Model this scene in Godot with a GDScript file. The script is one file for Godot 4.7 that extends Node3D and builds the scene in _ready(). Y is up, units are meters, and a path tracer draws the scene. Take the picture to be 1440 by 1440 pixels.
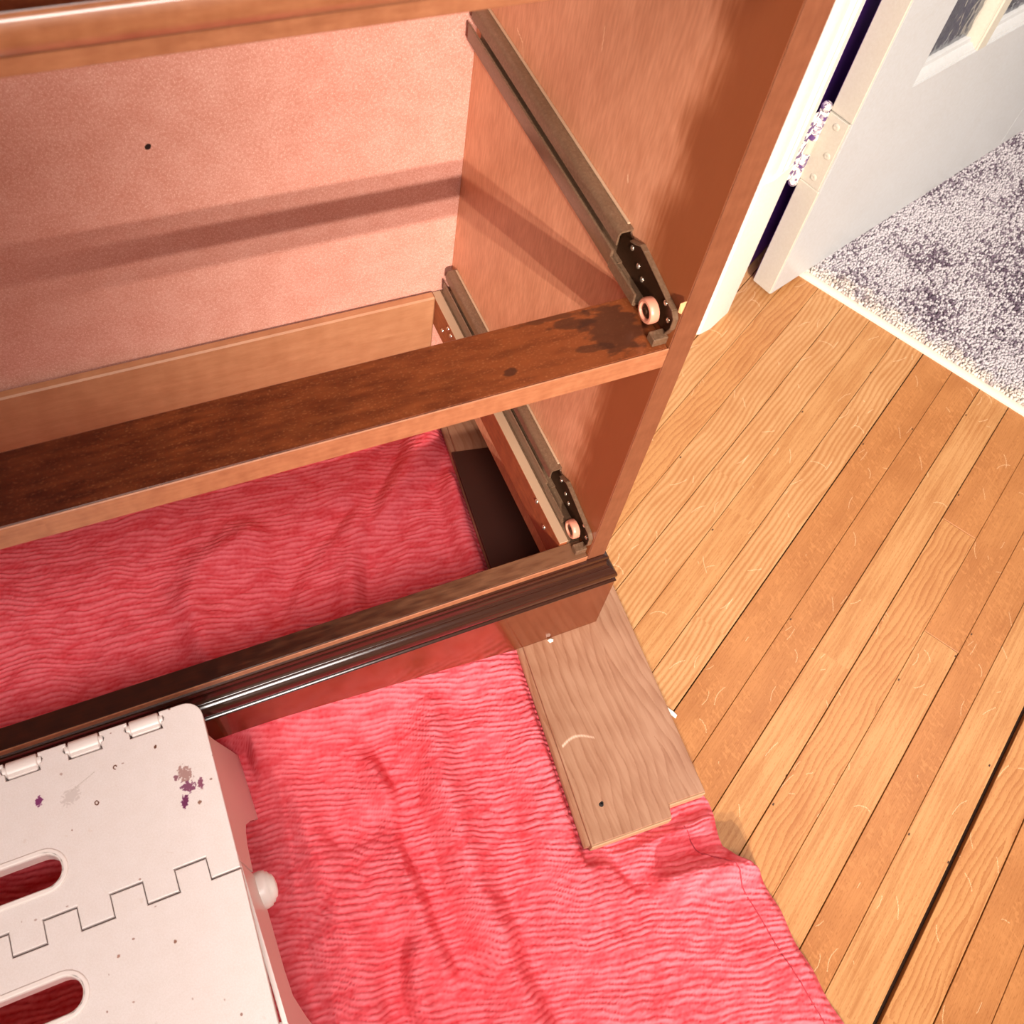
extends Node3D

# ---------------------------------------------------------------- axes of the room
# The dresser stands square to x and z. The floor boards, the doorway and the walls run along
# S (along the boards, through the doorway) and W (across the boards).
const S := Vector3(0.868636, 0, -0.495451)
const W := Vector3(0.495451, 0, 0.868636)
const UP := Vector3(0, 1, 0)
var rng := RandomNumberGenerator.new()
var M := {}
var used := {}

func sw(s: float, w: float, y := 0.0) -> Vector3:
	return S * s + W * w + UP * y

# ---------------------------------------------------------------- mesh builder
class MB:
	var st := SurfaceTool.new()
	var grain := 0            # axis (0 x, 1 y, 2 z) along which texture U runs
	var uo := Vector2.ZERO
	func _init(g := 0) -> void:
		grain = g
		st.begin(Mesh.PRIMITIVE_TRIANGLES)
	func uv(p: Vector3, n: Vector3) -> Vector2:
		var a := n.abs()
		var k := 0
		if a.y >= a.x and a.y >= a.z: k = 1
		elif a.z >= a.x and a.z >= a.y: k = 2
		var u := 0.0
		var v := 0.0
		if k == grain:
			u = p[(k + 1) % 3]; v = p[(k + 2) % 3]
		else:
			u = p[grain]; v = p[3 - k - grain]
		return Vector2(u, v) + uo
	func vert(p: Vector3, n: Vector3, fn: Vector3) -> void:
		st.set_normal(n)
		st.set_uv(uv(p, fn))
		st.add_vertex(p)
	func tri(a: Vector3, b: Vector3, c: Vector3, na: Vector3, nb: Vector3, nc: Vector3) -> void:
		var cr := (b - a).cross(c - a)
		if cr.length_squared() < 1e-18: return
		var fn := (na + nb + nc)
		vert(a, na, fn)
		if cr.dot(fn) > 0:
			vert(c, nc, fn); vert(b, nb, fn)
		else:
			vert(b, nb, fn); vert(c, nc, fn)
	func poly(pts: Array, n: Vector3) -> void:
		for i in range(1, pts.size() - 1):
			tri(pts[0], pts[i], pts[i + 1], n, n, n)
	func quad(a: Vector3, b: Vector3, c: Vector3, d: Vector3, n: Vector3) -> void:
		tri(a, b, c, n, n, n); tri(a, c, d, n, n, n)
	# box with chamfered edges, given in a frame t
	func box(lo: Vector3, hi: Vector3, bev := 0.001, t := Transform3D.IDENTITY) -> void:
		var c := (lo + hi) * 0.5
		var h := (hi - lo) * 0.5
		bev = minf(bev, minf(h.x, minf(h.y, h.z)) * 0.9)
		var P := {}
		for sx in [-1, 1]:
			for sy in [-1, 1]:
				for sz in [-1, 1]:
					var sgn := Vector3(sx, sy, sz)
					for k in 3:
						var q := h - Vector3.ONE * bev
						q[k] = h[k]
						P[[sx, sy, sz, k]] = t * (c + sgn * q)
		var bs := t.basis
		for k in 3:
			var a := (k + 1) % 3
			var b := (k + 2) % 3
			for s in [-1, 1]:
				var n := Vector3.ZERO
				n[k] = s
				var pts := []
				for ab in [[-1, -1], [1, -1], [1, 1], [-1, 1]]:
					var key := [0, 0, 0, k]
					key[k] = s; key[a] = ab[0]; key[b] = ab[1]
					pts.append(P[key])
				poly(pts, (bs * n).normalized())
			# edges along axis k
			for sa in [-1, 1]:
				for sb in [-1, 1]:
					var k1 := [0, 0, 0, a]
					var k2 := [0, 0, 0, b]
					k1[a] = sa; k1[b] = sb; k2[a] = sa; k2[b] = sb
					var e1 := k1.duplicate(); var e2 := k2.duplicate()
					k1[k] = -1; k2[k] = -1; e1[k] = 1; e2[k] = 1
					var n := Vector3.ZERO
					n[a] = sa; n[b] = sb
					quad(P[k1], P[k2], P[e2], P[e1], (bs * n).normalized())
		for sx in [-1, 1]:
			for sy in [-1, 1]:
				for sz in [-1, 1]:
					poly([P[[sx, sy, sz, 0]], P[[sx, sy, sz, 1]], P[[sx, sy, sz, 2]]], (bs * Vector3(sx, sy, sz)).normalized())
	# profile (a, b) swept from t0 to t1 along the frame's third axis; f maps (a, b, t) to a point. Mitres m0 and m1 shift the ends by m * a.
	func sweep(prof: PackedVector2Array, t: Transform3D, t0: float, t1: float, closed := true, m0 := 0.0, m1 := 0.0, smooth := 40.0, caps := true) -> void:
		var n := prof.size()
		var segs := n if closed else n - 1
		var area := 0.0
		for i in n: area += prof[i].cross(prof[(i + 1) % n])
		var sgn := 1.0 if area > 0 else -1.0
		var nr := PackedVector2Array()
		for i in segs:
			var d := prof[(i + 1) % n] - prof[i]
			nr.append(Vector2(d.y, -d.x).normalized() * sgn)
		for i in segs:
			var j := (i + 1) % n
			var ni := nr[i]
			var nj := nr[i]
			var p := i - 1
			if p < 0 and closed: p = segs - 1
			if p >= 0 and absf(rad_to_deg(nr[p].angle_to(nr[i]))) < smooth: ni = (nr[p] + nr[i]).normalized()
			var q := i + 1
			if q >= segs and closed: q = 0
			if q < segs and absf(rad_to_deg(nr[q].angle_to(nr[i]))) < smooth: nj = (nr[q] + nr[i]).normalized()
			var a0 := t * Vector3(prof[i].x, prof[i].y, t0 + m0 * prof[i].x)
			var a1 := t * Vector3(prof[i].x, prof[i].y, t1 + m1 * prof[i].x)
			var b0 := t * Vector3(prof[j].x, prof[j].y, t0 + m0 * prof[j].x)
			var b1 := t * Vector3(prof[j].x, prof[j].y, t1 + m1 * prof[j].x)
			var wi := (t.basis * Vector3(ni.x, ni.y, 0)).normalized()
			var wj := (t.basis * Vector3(nj.x, nj.y, 0)).normalized()
			tri(a0, b0, b1, wi, wj, wj)
			tri(a0, b1, a1, wi, wj, wi)
		if caps:
			var ix := Geometry2D.triangulate_polygon(prof)
			for e in [[t0, m0, -1.0], [t1, m1, 1.0]]:
				var nn: Vector3 = (t.basis * Vector3(0, 0, e[2])).normalized()
				for k in range(0, ix.size(), 3):
					var q := []
					for m in 3:
						var pp := prof[ix[k + m]]
						q.append(t * Vector3(pp.x, pp.y, e[0] + e[1] * pp.x))
					tri(q[0], q[1], q[2], nn, nn, nn)
	# polygon (x, z) turned into a slab between y0 and y1, its upper edge rounded by r; holes are given apart
	func slab(out: PackedVector2Array, holes: Array, y0: float, y1: float, r: float, t := Transform3D.IDENTITY, steps := 3) -> void:
		var rings := [[0.0, y0]]
		if r <= 0: rings.append([0.0, y1])
		else:
			for i in steps + 1:
				var a := PI * 0.5 * i / steps
				rings.append([r * (1 - cos(a)), y1 - r + r * sin(a)])
		var all := [out]
		all.append_array(holes)
		var tops := []
		for li in all.size():
			var loop: PackedVector2Array = all[li]
			var ar := 0.0
			for i in loop.size(): ar += loop[i].cross(loop[(i + 1) % loop.size()])
			if (ar < 0) != (li > 0): loop.reverse()      # outline one way round, holes the other
			var loops := []
			for rg in rings: loops.append(inset(loop, rg[0]))
			for k in rings.size() - 1:
				for i in loop.size():
					var j := (i + 1) % loop.size()
					var d := (loop[j] - loop[i]).normalized()
					var o := Vector2(d.y, -d.x)
					var s0 := 0.0 if k == 0 else float(k - 1) / steps
					var s1 := 0.0 if k == 0 else float(k) / steps
					var n0 := (t.basis * Vector3(o.x * cos(s0 * PI / 2), sin(s0 * PI / 2), o.y * cos(s0 * PI / 2))).normalized()
					var n1 := (t.basis * Vector3(o.x * cos(s1 * PI / 2), sin(s1 * PI / 2), o.y * cos(s1 * PI / 2))).normalized()
					var A: Vector2 = loops[k][i]; var B: Vector2 = loops[k][j]; var C: Vector2 = loops[k + 1][j]; var D: Vector2 = loops[k + 1][i]
					var a3 := t * Vector3(A.x, rings[k][1], A.y); var b3 := t * Vector3(B.x, rings[k][1], B.y)
					var c3 := t * Vector3(C.x, rings[k + 1][1], C.y); var d3 := t * Vector3(D.x, rings[k + 1][1], D.y)
					tri(a3, b3, c3, n0, n0, n1); tri(a3, c3, d3, n0, n1, n1)
			tops.append([loops[0], loops[-1]])
		for side in 2:
			var poly2: PackedVector2Array = tops[0][side]
			for h in range(1, tops.size()): poly2 = bridge(poly2, tops[h][side])
			var ix := Geometry2D.triangulate_polygon(poly2)
			var y: float = y0 if side == 0 else rings[-1][1]
			var nn := (t.basis * Vector3(0, -1.0 if side == 0 else 1.0, 0)).normalized()
			for k in range(0, ix.size(), 3):
				var q := []
				for m in 3: q.append(t * Vector3(poly2[ix[k + m]].x, y, poly2[ix[k + m]].y))
				tri(q[0], q[1], q[2], nn, nn, nn)
	func inset(loop: PackedVector2Array, d: float) -> PackedVector2Array:
		if d == 0: return loop
		var o := PackedVector2Array()
		var n := loop.size()
		for i in n:
			var e0 := (loop[i] - loop[(i + n - 1) % n]).normalized()
			var e1 := (loop[(i + 1) % n] - loop[i]).normalized()
			var n0 := Vector2(-e0.y, e0.x); var n1 := Vector2(-e1.y, e1.x)
			var b := n0 + n1
			var l := b.length_squared()
			o.append(loop[i] + (b * (2.0 * d / l) if l > 0.3 else n1 * d))
		return o
	func bridge(o: PackedVector2Array, h: PackedVector2Array) -> PackedVector2Array:
		var best := 1e9; var bi := 0; var bj := 0
		for i in o.size():
			for j in h.size():
				var dd := o[i].distance_squared_to(h[j])
				if dd < best: best = dd; bi = i; bj = j
		var r := PackedVector2Array()
		for i in bi + 1: r.append(o[i])
		for j in h.size() + 1: r.append(h[(bj + j) % h.size()])
		var dirv := (h[bj] - o[bi]).orthogonal().normalized() * 1e-6
		r[r.size() - 1] = r[r.size() - 1] + dirv
		r.append(o[bi] + dirv)
		for i in range(bi + 1, o.size()): r.append(o[i])
		return r
	# surface of revolution: profile (radius, height) around the frame's y axis
	func lathe(prof: PackedVector2Array, t: Transform3D, segs := 20, smooth := 40.0) -> void:
		var n := prof.size() - 1
		var nr := PackedVector2Array()
		for i in n:
			var d := prof[i + 1] - prof[i]
			nr.append(Vector2(d.y, -d.x).normalized())
		for i in n:
			var ni := nr[i]; var nj := nr[i]
			if i > 0 and absf(rad_to_deg(nr[i - 1].angle_to(nr[i]))) < smooth: ni = (nr[i - 1] + nr[i]).normalized()
			if i < n - 1 and absf(rad_to_deg(nr[i + 1].angle_to(nr[i]))) < smooth: nj = (nr[i + 1] + nr[i]).normalized()
			for k in segs:
				var a0 := TAU * k / segs; var a1 := TAU * (k + 1) / segs
				var c0 := Vector3(cos(a0), 0, sin(a0)); var c1 := Vector3(cos(a1), 0, sin(a1))
				var p := [t * (c0 * prof[i].x + Vector3.UP * prof[i].y), t * (c1 * prof[i].x + Vector3.UP * prof[i].y), t * (c1 * prof[i + 1].x + Vector3.UP * prof[i + 1].y), t * (c0 * prof[i + 1].x + Vector3.UP * prof[i + 1].y)]
				var q := [t.basis * (c0 * ni.x + Vector3.UP * ni.y), t.basis * (c1 * ni.x + Vector3.UP * ni.y), t.basis * (c1 * nj.x + Vector3.UP * nj.y), t.basis * (c0 * nj.x + Vector3.UP * nj.y)]
				tri(p[0], p[1], p[2], q[0], q[1], q[2]); tri(p[0], p[2], p[3], q[0], q[2], q[3])
	func done() -> ArrayMesh:
		st.index()
		return st.commit()

# ---------------------------------------------------------------- naming and tagging
func numbered(called: String) -> String:
	if not used.has(called):
		used[called] = 0
		return called
	used[called] += 1
	return "%s_%03d" % [called, used[called]]

func obj(called: String, mesh: Mesh, m: Material, parent: Node = self) -> MeshInstance3D:
	var o := MeshInstance3D.new()
	o.name = numbered(called) if parent == self else called
	o.mesh = mesh
	o.material_override = m
	parent.add_child(o, true)
	return o

func thing(called: String, label: String, category: String, at := Vector3.ZERO, group := "") -> Node3D:
	var o := Node3D.new()
	o.name = numbered(called)
	add_child(o, true)
	o.position = at
	tag(o, label, category, group)
	return o

func tag(o: Node, label: String, category: String, group := "") -> void:
	o.set_meta("label", label)
	o.set_meta("category", category)
	if group: o.set_meta("group", group)

func struct(o: Node, label: String, category: String) -> void:
	o.set_meta("kind", "structure")
	tag(o, label, category)

func frame(x: Vector3, y: Vector3, z: Vector3, o := Vector3.ZERO) -> Transform3D:
	return Transform3D(Basis(x, y, z), o)

func rect_box(called: String, lo: Vector3, hi: Vector3, m: Material, parent: Node, grain := 0, bev := 0.001, t := Transform3D.IDENTITY) -> MeshInstance3D:
	var b := MB.new(grain)
	b.box(lo, hi, bev, t)
	return obj(called, b.done(), m, parent)

# ---------------------------------------------------------------- textures
func noise(seed_: int, freq := 1.0, oct := 3) -> FastNoiseLite:
	var n := FastNoiseLite.new()
	n.seed = seed_
	n.frequency = freq
	n.noise_type = FastNoiseLite.TYPE_SIMPLEX_SMOOTH
	n.fractal_octaves = oct
	return n

func tex(im: Image) -> ImageTexture:
	im.generate_mipmaps()
	return ImageTexture.create_from_image(im)

func mat(col: Color, rough := 0.6, t: Texture2D = null, scale := Vector2.ONE, offset := Vector2.ZERO, spec := 0.5) -> StandardMaterial3D:
	var m := StandardMaterial3D.new()
	m.albedo_color = col
	m.roughness = rough
	m.metallic_specular = spec
	if t:
		m.albedo_texture = t
		m.uv1_scale = Vector3(scale.x, scale.y, 1)
		m.uv1_offset = Vector3(offset.x, offset.y, 0)
	return m

func tri_mat(col: Color, rough: float, t: Texture2D, scale: float) -> StandardMaterial3D:
	var m := mat(col, rough)
	m.albedo_texture = t
	m.uv1_triplanar = true
	m.uv1_scale = Vector3.ONE * scale
	return m

# one floor board: U along the board (1.1 m), V across it
func plank_texture(sd: int, style: int, base: Color, dark: Color) -> ImageTexture:
	var w := 1024
	var h := 80
	var im := Image.create(w, h, false, Image.FORMAT_RGB8)
	var n1 := noise(sd, 1.0, 3)
	var n2 := noise(sd + 7, 1.0, 2)
	var r := RandomNumberGenerator.new()
	r.seed = sd * 13 + 5
	var c0 := r.randf_range(-0.2, 1.2)
	for x in w:
		var u := x / float(w) * 22.0          # units of 5 cm
		for y in h:
			var v := y / float(h)
			var k := 0.0
			var big := n1.get_noise_2d(u * 0.35, v * 0.7 + 9.0)
			if style == 0:
				var g := n2.get_noise_2d(u * 0.22, v * 9.0)
				k = 0.32 + 0.5 * g + 0.42 * n1.get_noise_2d(u * 0.5, v * 38.0)
			elif style == 1:
				var q := absf(v - c0 + 0.18 * n1.get_noise_2d(u * 0.22, 3.0))
				var ring := q * 6.5 + sin(u * 0.10 + sd) * 2.2 + 0.6 * n1.get_noise_2d(u * 0.28, v * 1.6)
				var f := ring - floorf(ring)
				k = pow(f, 2.4) * 0.9 + 0.25 * n1.get_noise_2d(u * 0.7, v * 34.0)
			elif style == 2:
				k = 0.3 + 0.4 * n1.get_noise_2d(u * 0.35, v * 34.0)
				var fl := n2.get_noise_2d(u * 7.5 + v * 4.0, v * 3.4 - u * 0.5)
				var zone := n1.get_noise_2d(u * 0.4 + 40.0, v * 1.2)
				if fl > 0.22 and zone > -0.05: k -= minf(0.5, (fl - 0.22) * 2.6)
			else:
				var ring := (v + 0.16 * n1.get_noise_2d(u * 0.16, 2.0)) * 7.0 + 0.5 * n1.get_noise_2d(u * 0.2, v * 2.0) + u * 0.10
				var f := ring - floorf(ring)
				k = 0.02 + 1.0 * pow(1.0 - absf(2.0 * f - 1.0), 1.6) + 0.15 * n1.get_noise_2d(u * 0.8, v * 34.0)
			k += 0.35 * big
			var pore := n2.get_noise_2d(u * 5.0, v * 46.0 + 40.0)
			if pore > 0.30: k += (pore - 0.30) * 1.5
			im.set_pixel(x, y, base.lerp(dark, clampf(k, 0.0, 1.0)))
	# scuffs: short pale scratches, and small dark nail holes
	for i in r.randi_range(14, 26):
		var x0 := r.randf() * w; var y0 := r.randf() * h
		var a := r.randf_range(-1.2, 1.2)
		var bend := r.randf_range(-0.06, 0.06)
		var len := r.randi_range(4, 30)
		for s in len:
			x0 += cos(a) ; y0 += sin(a) * 1.2
			a += bend
			if x0 < 0 or y0 < 0 or x0 >= w or y0 >= h: break
			im.set_pixel(int(x0), int(y0), im.get_pixel(int(x0), int(y0)).lerp(Color(1, 0.93, 0.82), 0.5))
	for i in r.randi_range(1, 4):
		var x0 := r.randi_range(4, w - 5); var y0: int = [3, h - 5][r.randi() % 2]
		for dx in 3:
			for dy in 3: im.set_pixel(x0 + dx, y0 + dy, Color(0.25, 0.13, 0.05))
	return tex(im)

# wide wood surface with grain along U
func wood_texture(sd: int, w: int, h: int, base: Color, dark: Color, along: float, across: float, ring := 0.0, contrast := 1.0) -> Image:
	var im := Image.create(w, h, false, Image.FORMAT_RGB8)
	var n1 := noise(sd, 1.0, 3)
	for x in w:
		var u := x / float(w) * along
		for y in h:
			var v := y / float(h) * across
			var k := 0.4 + contrast * (0.35 * n1.get_noise_2d(u * 0.5, v * 6.0) + 0.35 * n1.get_noise_2d(u * 1.2, v * 0.8 + 50.0) + 0.2 * n1.get_noise_2d(u * 3.0, v * 22.0))
			if ring > 0.0:
				var q := absf(v / across - 0.55 + 0.12 * n1.get_noise_2d(u * 0.2, 4.0)) * ring + u * 0.35 + 0.8 * n1.get_noise_2d(u * 0.25, v * 0.8)
				k += 0.4 * pow(q - floorf(q), 2.0) - 0.1
			im.set_pixel(x, y, base.lerp(dark, clampf(k, 0.0, 1.0)))
	return im

func board_texture() -> Image:
	var w := 1024; var h := 352
	var im := Image.create(w, h, false, Image.FORMAT_RGB8)
	var n1 := noise(63, 1.0, 3)
	for x in w:
		var u := x / float(w) * 13.0
		for y in h:
			var v := y / float(h)
			var q := absf(v - 0.62 + 0.05 * n1.get_noise_2d(u * 0.25, 4.0)) * 17.0 - u * 0.36 + 0.35 * n1.get_noise_2d(u * 0.18, v * 2.2)
			var f := q - floorf(q)
			var k := 0.16 + 0.48 * pow(f, 3.0) + 0.3 * n1.get_noise_2d(u * 0.8, v * 42.0) + 0.3 * n1.get_noise_2d(u * 0.7, v * 3.0 + 20.0)
			im.set_pixel(x, y, Color(0.645, 0.482, 0.379).lerp(Color(0.522, 0.342, 0.245), clampf(k, 0, 1)))
	# pale scuff across the left side
	for i in 120:
		var t := i / 119.0
		var x := (0.37 + 0.1495 - 0.0075 * sin(t * PI) + 0.004 * t) / 0.65 * w
		var y := (0.10 - 0.0712 + 0.041 * t) / 0.22 * h
		for d in range(-3, 4): im.set_pixel(int(x) + d, int(y), im.get_pixel(int(x) + d, int(y)).lerp(Color(0.95, 0.84, 0.76), 0.55 * (1.0 - absf(d) / 4.0) * (1.0 - 0.5 * t)))
	return im

# pressed fibre board: mottled with pale and dark specks
func fibre_texture(sd: int, sz: int, base: Color, dark: Color, pale: Color) -> Image:
	var im := Image.create(sz, sz, false, Image.FORMAT_RGB8)
	var n1 := noise(sd, 0.018, 4)
	var n2 := noise(sd + 3, 0.20, 3)
	var n3 := noise(sd + 5, 0.42, 2)
	for x in sz:
		for y in sz:
			var k := 0.38 + 0.36 * n1.get_noise_2d(x, y) + 0.62 * n2.get_noise_2d(x, y * 0.8)
			var c := base.lerp(dark, clampf(k, 0.0, 1.0))
			var s := n3.get_noise_2d(x * 1.3, y * 0.7)
			if s > 0.22: c = c.lerp(pale, clampf((s - 0.22) * 1.5, 0, 0.6))
			elif s < -0.30: c = c.lerp(dark, clampf((-s - 0.30) * 2.0, 0, 0.7))
			im.set_pixel(x, y, c)
	return im

func blot(im: Image, cx: float, cy: float, rx: float, ry: float, rot: float, c: Color, op: float, nz: FastNoiseLite, ragged := 0.35) -> void:
	var m := int(maxf(rx, ry) * 1.8) + 2
	for dx in range(-m, m + 1):
		for dy in range(-m, m + 1):
			var x := int(cx) + dx; var y := int(cy) + dy
			if x < 0 or y < 0 or x >= im.get_width() or y >= im.get_height(): continue
			var q := Vector2(dx, dy).rotated(-rot) / Vector2(rx, ry)
			var d := q.length() + ragged * nz.get_noise_2d(x * 1.0, y * 1.0) * 2.0
			var f := clampf((1.0 - d) * 4.0, 0.0, 1.0) * op
			if f > 0.0: im.set_pixel(x, y, im.get_pixel(x, y).lerp(c, f))

func make_materials() -> void:
	# floor boards: three kinds of figure, several tones
	var planks := []
	var tones := [[Color(0.749, 0.549, 0.347), Color(0.638, 0.413, 0.221)], [Color(0.732, 0.520, 0.315), Color(0.621, 0.384, 0.197)], [Color(0.706, 0.471, 0.268), Color(0.577, 0.346, 0.166)], [Color(0.758, 0.569, 0.378), Color(0.663, 0.446, 0.252)]]
	for i in 8:
		var tn: Array = tones[i % 4]
		planks.append(plank_texture(31 + i * 5, [0, 1, 2, 3, 0, 1, 2, 0][i], tn[0], tn[1]))
	M.planks = []
	for i in 8:
		var m := mat(Color.WHITE, 0.42, planks[i], Vector2(1.0 / 1.1, 1.0 / 0.0535))
		M.planks.append(m)
	M.subfloor = mat(Color(0.20, 0.11, 0.05), 0.9)
	# dresser
	var nz := noise(91, 0.05, 3)
	var fi := fibre_texture(11, 1024, Color(0.82, 0.60, 0.535), Color(0.75, 0.495, 0.42), Color(0.92, 0.78, 0.71))
	blot(fi, 1024 * 0.40, 1024 * 0.59, 3.5, 4.5, 0.5, Color(0.09, 0.04, 0.02), 1.0, nz, 0.2)
	M.fibre = mat(Color.WHITE, 0.55, tex(fi), Vector2(1.0 / 0.85, -1.0 / 0.85), Vector2(0.4 + 0.3385 / 0.85, 0.59 + 0.4963 / 0.85))
	# side panel, inside: raw veneer, darker towards the front with an uneven edge
	var pw := 1024; var ph := 512
	var pi := Image.create(pw, ph, false, Image.FORMAT_RGB8)
	var n1 := noise(21, 1.0, 3)
	for x in pw:
		for y in ph:
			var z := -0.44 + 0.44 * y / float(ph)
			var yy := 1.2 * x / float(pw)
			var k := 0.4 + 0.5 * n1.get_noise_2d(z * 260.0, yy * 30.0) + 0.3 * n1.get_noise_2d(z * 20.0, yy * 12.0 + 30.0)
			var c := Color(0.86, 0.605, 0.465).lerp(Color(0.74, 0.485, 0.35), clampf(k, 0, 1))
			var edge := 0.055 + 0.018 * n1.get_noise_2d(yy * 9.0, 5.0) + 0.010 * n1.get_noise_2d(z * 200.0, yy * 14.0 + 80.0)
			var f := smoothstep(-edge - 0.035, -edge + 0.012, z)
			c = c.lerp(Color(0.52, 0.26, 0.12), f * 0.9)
			pi.set_pixel(x, y, c)
	for q in [[-0.3427, 0.6249, -0.328, 0.6202], [-0.328, 0.6202, -0.318, 0.600], [-0.322, 0.606, -0.306, 0.578], [-0.12, 0.64, -0.117, 0.634], [-0.2, 0.72, -0.197, 0.70]]:
		var a := Vector2(q[1] / 1.2 * pw, (q[0] + 0.44) / 0.44 * ph); var b := Vector2(q[3] / 1.2 * pw, (q[2] + 0.44) / 0.44 * ph)
		for i in 40:
			var p := a.lerp(b, i / 40.0)
			pi.set_pixel(int(p.x), int(p.y), pi.get_pixel(int(p.x), int(p.y)).lerp(Color(1, 0.85, 0.7), 0.45))
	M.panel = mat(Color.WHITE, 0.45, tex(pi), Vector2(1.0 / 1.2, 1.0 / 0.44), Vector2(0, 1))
	# rail tops: dark varnish, dusty and scratched at right, shade painted in at left
	var ri := wood_texture(44, 1024, 128, Color(0.325, 0.136, 0.063), Color(0.181, 0.063, 0.036), 40.0, 3.0)
	var nd := noise(45, 0.03, 4)
	for x in 1024:
		for y in 128:
			var xx := x / 1024.0
			var f := clampf((xx - 0.42) * 1.5 + 0.35 * nd.get_noise_2d(x * 0.6, y * 1.6), 0, 0.75)
			var c := ri.get_pixel(x, y).lerp(Color(0.52, 0.27, 0.14), f)
			if nd.get_noise_2d(x * 9.0, y * 9.0) > 0.42: c = c.lerp(Color(0.75, 0.52, 0.36), 0.3)
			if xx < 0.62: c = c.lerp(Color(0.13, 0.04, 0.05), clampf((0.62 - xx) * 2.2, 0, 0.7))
			ri.set_pixel(x, y, c)
	for q in [[1024 * 0.965, 60, 26, 60, 0.0, 0.75], [1024 * 0.935, 30, 22, 12, 0.2, 0.7], [1024 * 0.868, 92, 6, 8, 0.0, 0.8], [1024 * 0.945, 88, 20, 9, 0.3, 0.6], [1024 * 0.92, 10, 30, 6, 0.0, 0.55]]:
		blot(ri, q[0], q[1], q[2], q[3], q[4], Color(0.17, 0.10, 0.08), q[5] * 0.75, noise(47, 0.05, 4), 0.25)
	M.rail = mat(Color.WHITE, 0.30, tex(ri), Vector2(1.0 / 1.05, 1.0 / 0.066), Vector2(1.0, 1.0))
	var ri2 := wood_texture(49, 1024, 64, Color(0.224, 0.089, 0.045), Color(0.119, 0.045, 0.030), 40.0, 2.0)
	for x in 1024:
		for y in 64:
			var f := clampf((x / 1024.0 - 0.62) * 2.4 + 0.3 * nd.get_noise_2d(x * 0.8, y * 2.0), 0, 0.8)
			ri2.set_pixel(x, y, ri2.get_pixel(x, y).lerp(Color(0.50, 0.35, 0.25), f))
	M.base_top = mat(Color.WHITE, 0.32, tex(ri2), Vector2(1.0 / 1.05, 1.0 / 0.03), Vector2(1.0, 0.0))
	M.edge = mat(Color.WHITE, 0.5, tex(wood_texture(51, 512, 64, Color(0.648, 0.419, 0.286), Color(0.534, 0.315, 0.200), 30.0, 2.0)), Vector2(1.0 / 0.5, 1.0 / 0.05))
	M.edge_gloss = mat(Color.WHITE, 0.35, M.edge.albedo_texture, Vector2(1.0 / 0.5, 1.0 / 0.05))
	M.edge_gloss.clearcoat_enabled = true
	M.edge_gloss.clearcoat = 1.0
	M.edge_gloss.clearcoat_roughness = 0.12
	M.front_edge = mat(Color.WHITE, 0.5, tex(wood_texture(53, 512, 64, Color(0.470, 0.273, 0.176), Color(0.403, 0.218, 0.130), 30.0, 2.0)), Vector2(1.0 / 0.6, 1.0 / 0.05))
	M.mould = mat(Color.WHITE, 0.16, tex(wood_texture(55, 512, 64, Color(0.227, 0.109, 0.072), Color(0.151, 0.063, 0.042), 40.0, 3.0, 0.0, 0.5)), Vector2(1.0 / 0.6, 1.0 / 0.08))
	M.plinth = mat(Color.WHITE, 0.14, tex(wood_texture(57, 512, 128, Color(0.52, 0.27, 0.16), Color(0.42, 0.20, 0.11), 24.0, 3.0, 0.0, 0.6)), Vector2(1.0 / 0.6, 1.0 / 0.2))
	M.plinth.metallic = 0.4
	M.plinth.metallic_specular = 0.8
	M.mould.metallic_specular = 1.0
	M.slab_shade = mat(Color(0.22, 0.09, 0.05), 0.5)
	M.pine = mat(Color.WHITE, 0.5, tex(wood_texture(59, 512, 128, Color(0.705, 0.496, 0.353), Color(0.591, 0.381, 0.248), 16.0, 2.0, 0.0, 0.7)), Vector2(1.0 / 0.7, 1.0 / 0.15))
	M.block = mat(Color.WHITE, 0.5, tex(wood_texture(60, 512, 64, Color(0.62, 0.33, 0.18), Color(0.46, 0.22, 0.11), 20.0, 2.0)), Vector2(1.0 / 0.5, 1.0 / 0.08))
	M.block_top = mat(Color(0.66, 0.53, 0.42), 0.6)
	M.outside = mat(Color.WHITE, 0.3, M.plinth.albedo_texture, Vector2(1.0 / 0.6, 1.0 / 0.2))
	# steel of the drawer slides, dull and brownish
	var stn := fibre_texture(61, 256, Color(0.452, 0.343, 0.262), Color(0.370, 0.271, 0.199), Color(0.542, 0.443, 0.352))
	M.steel = tri_mat(Color.WHITE, 0.28, tex(stn), 4.0)
	M.steel.metallic = 0.15
	M.steel_dark = tri_mat(Color(0.62, 0.52, 0.45), 0.38, M.steel.albedo_texture, 9.0)
	M.steel_dark.metallic = 0.5
	M.rivet = mat(Color(0.85, 0.78, 0.70), 0.2)
	M.rivet.metallic = 0.9
	M.roller = mat(Color(0.80, 0.52, 0.42), 0.35)
	M.hole = mat(Color(0.06, 0.03, 0.03), 0.8)
	M.splinter = mat(Color(0.86, 0.66, 0.46), 0.7)
	# the lone board
	var bi := board_texture()
	M.board = mat(Color.WHITE, 0.34, tex(bi), Vector2(1.0 / 0.65, 1.0 / 0.22), Vector2(0.37 / 0.65, 0.10 / 0.22))
	M.board_edge = mat(Color(0.68, 0.54, 0.41), 0.6)
	# paint
	var pn := fibre_texture(65, 256, Color(0.864, 0.845, 0.808), Color(0.836, 0.808, 0.762), Color(0.882, 0.864, 0.836))
	M.white = tri_mat(Color.WHITE, 0.38, tex(pn), 3.0)
	M.cream = tri_mat(Color(0.86, 0.85, 0.815), 0.42, M.white.albedo_texture, 3.0)
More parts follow.
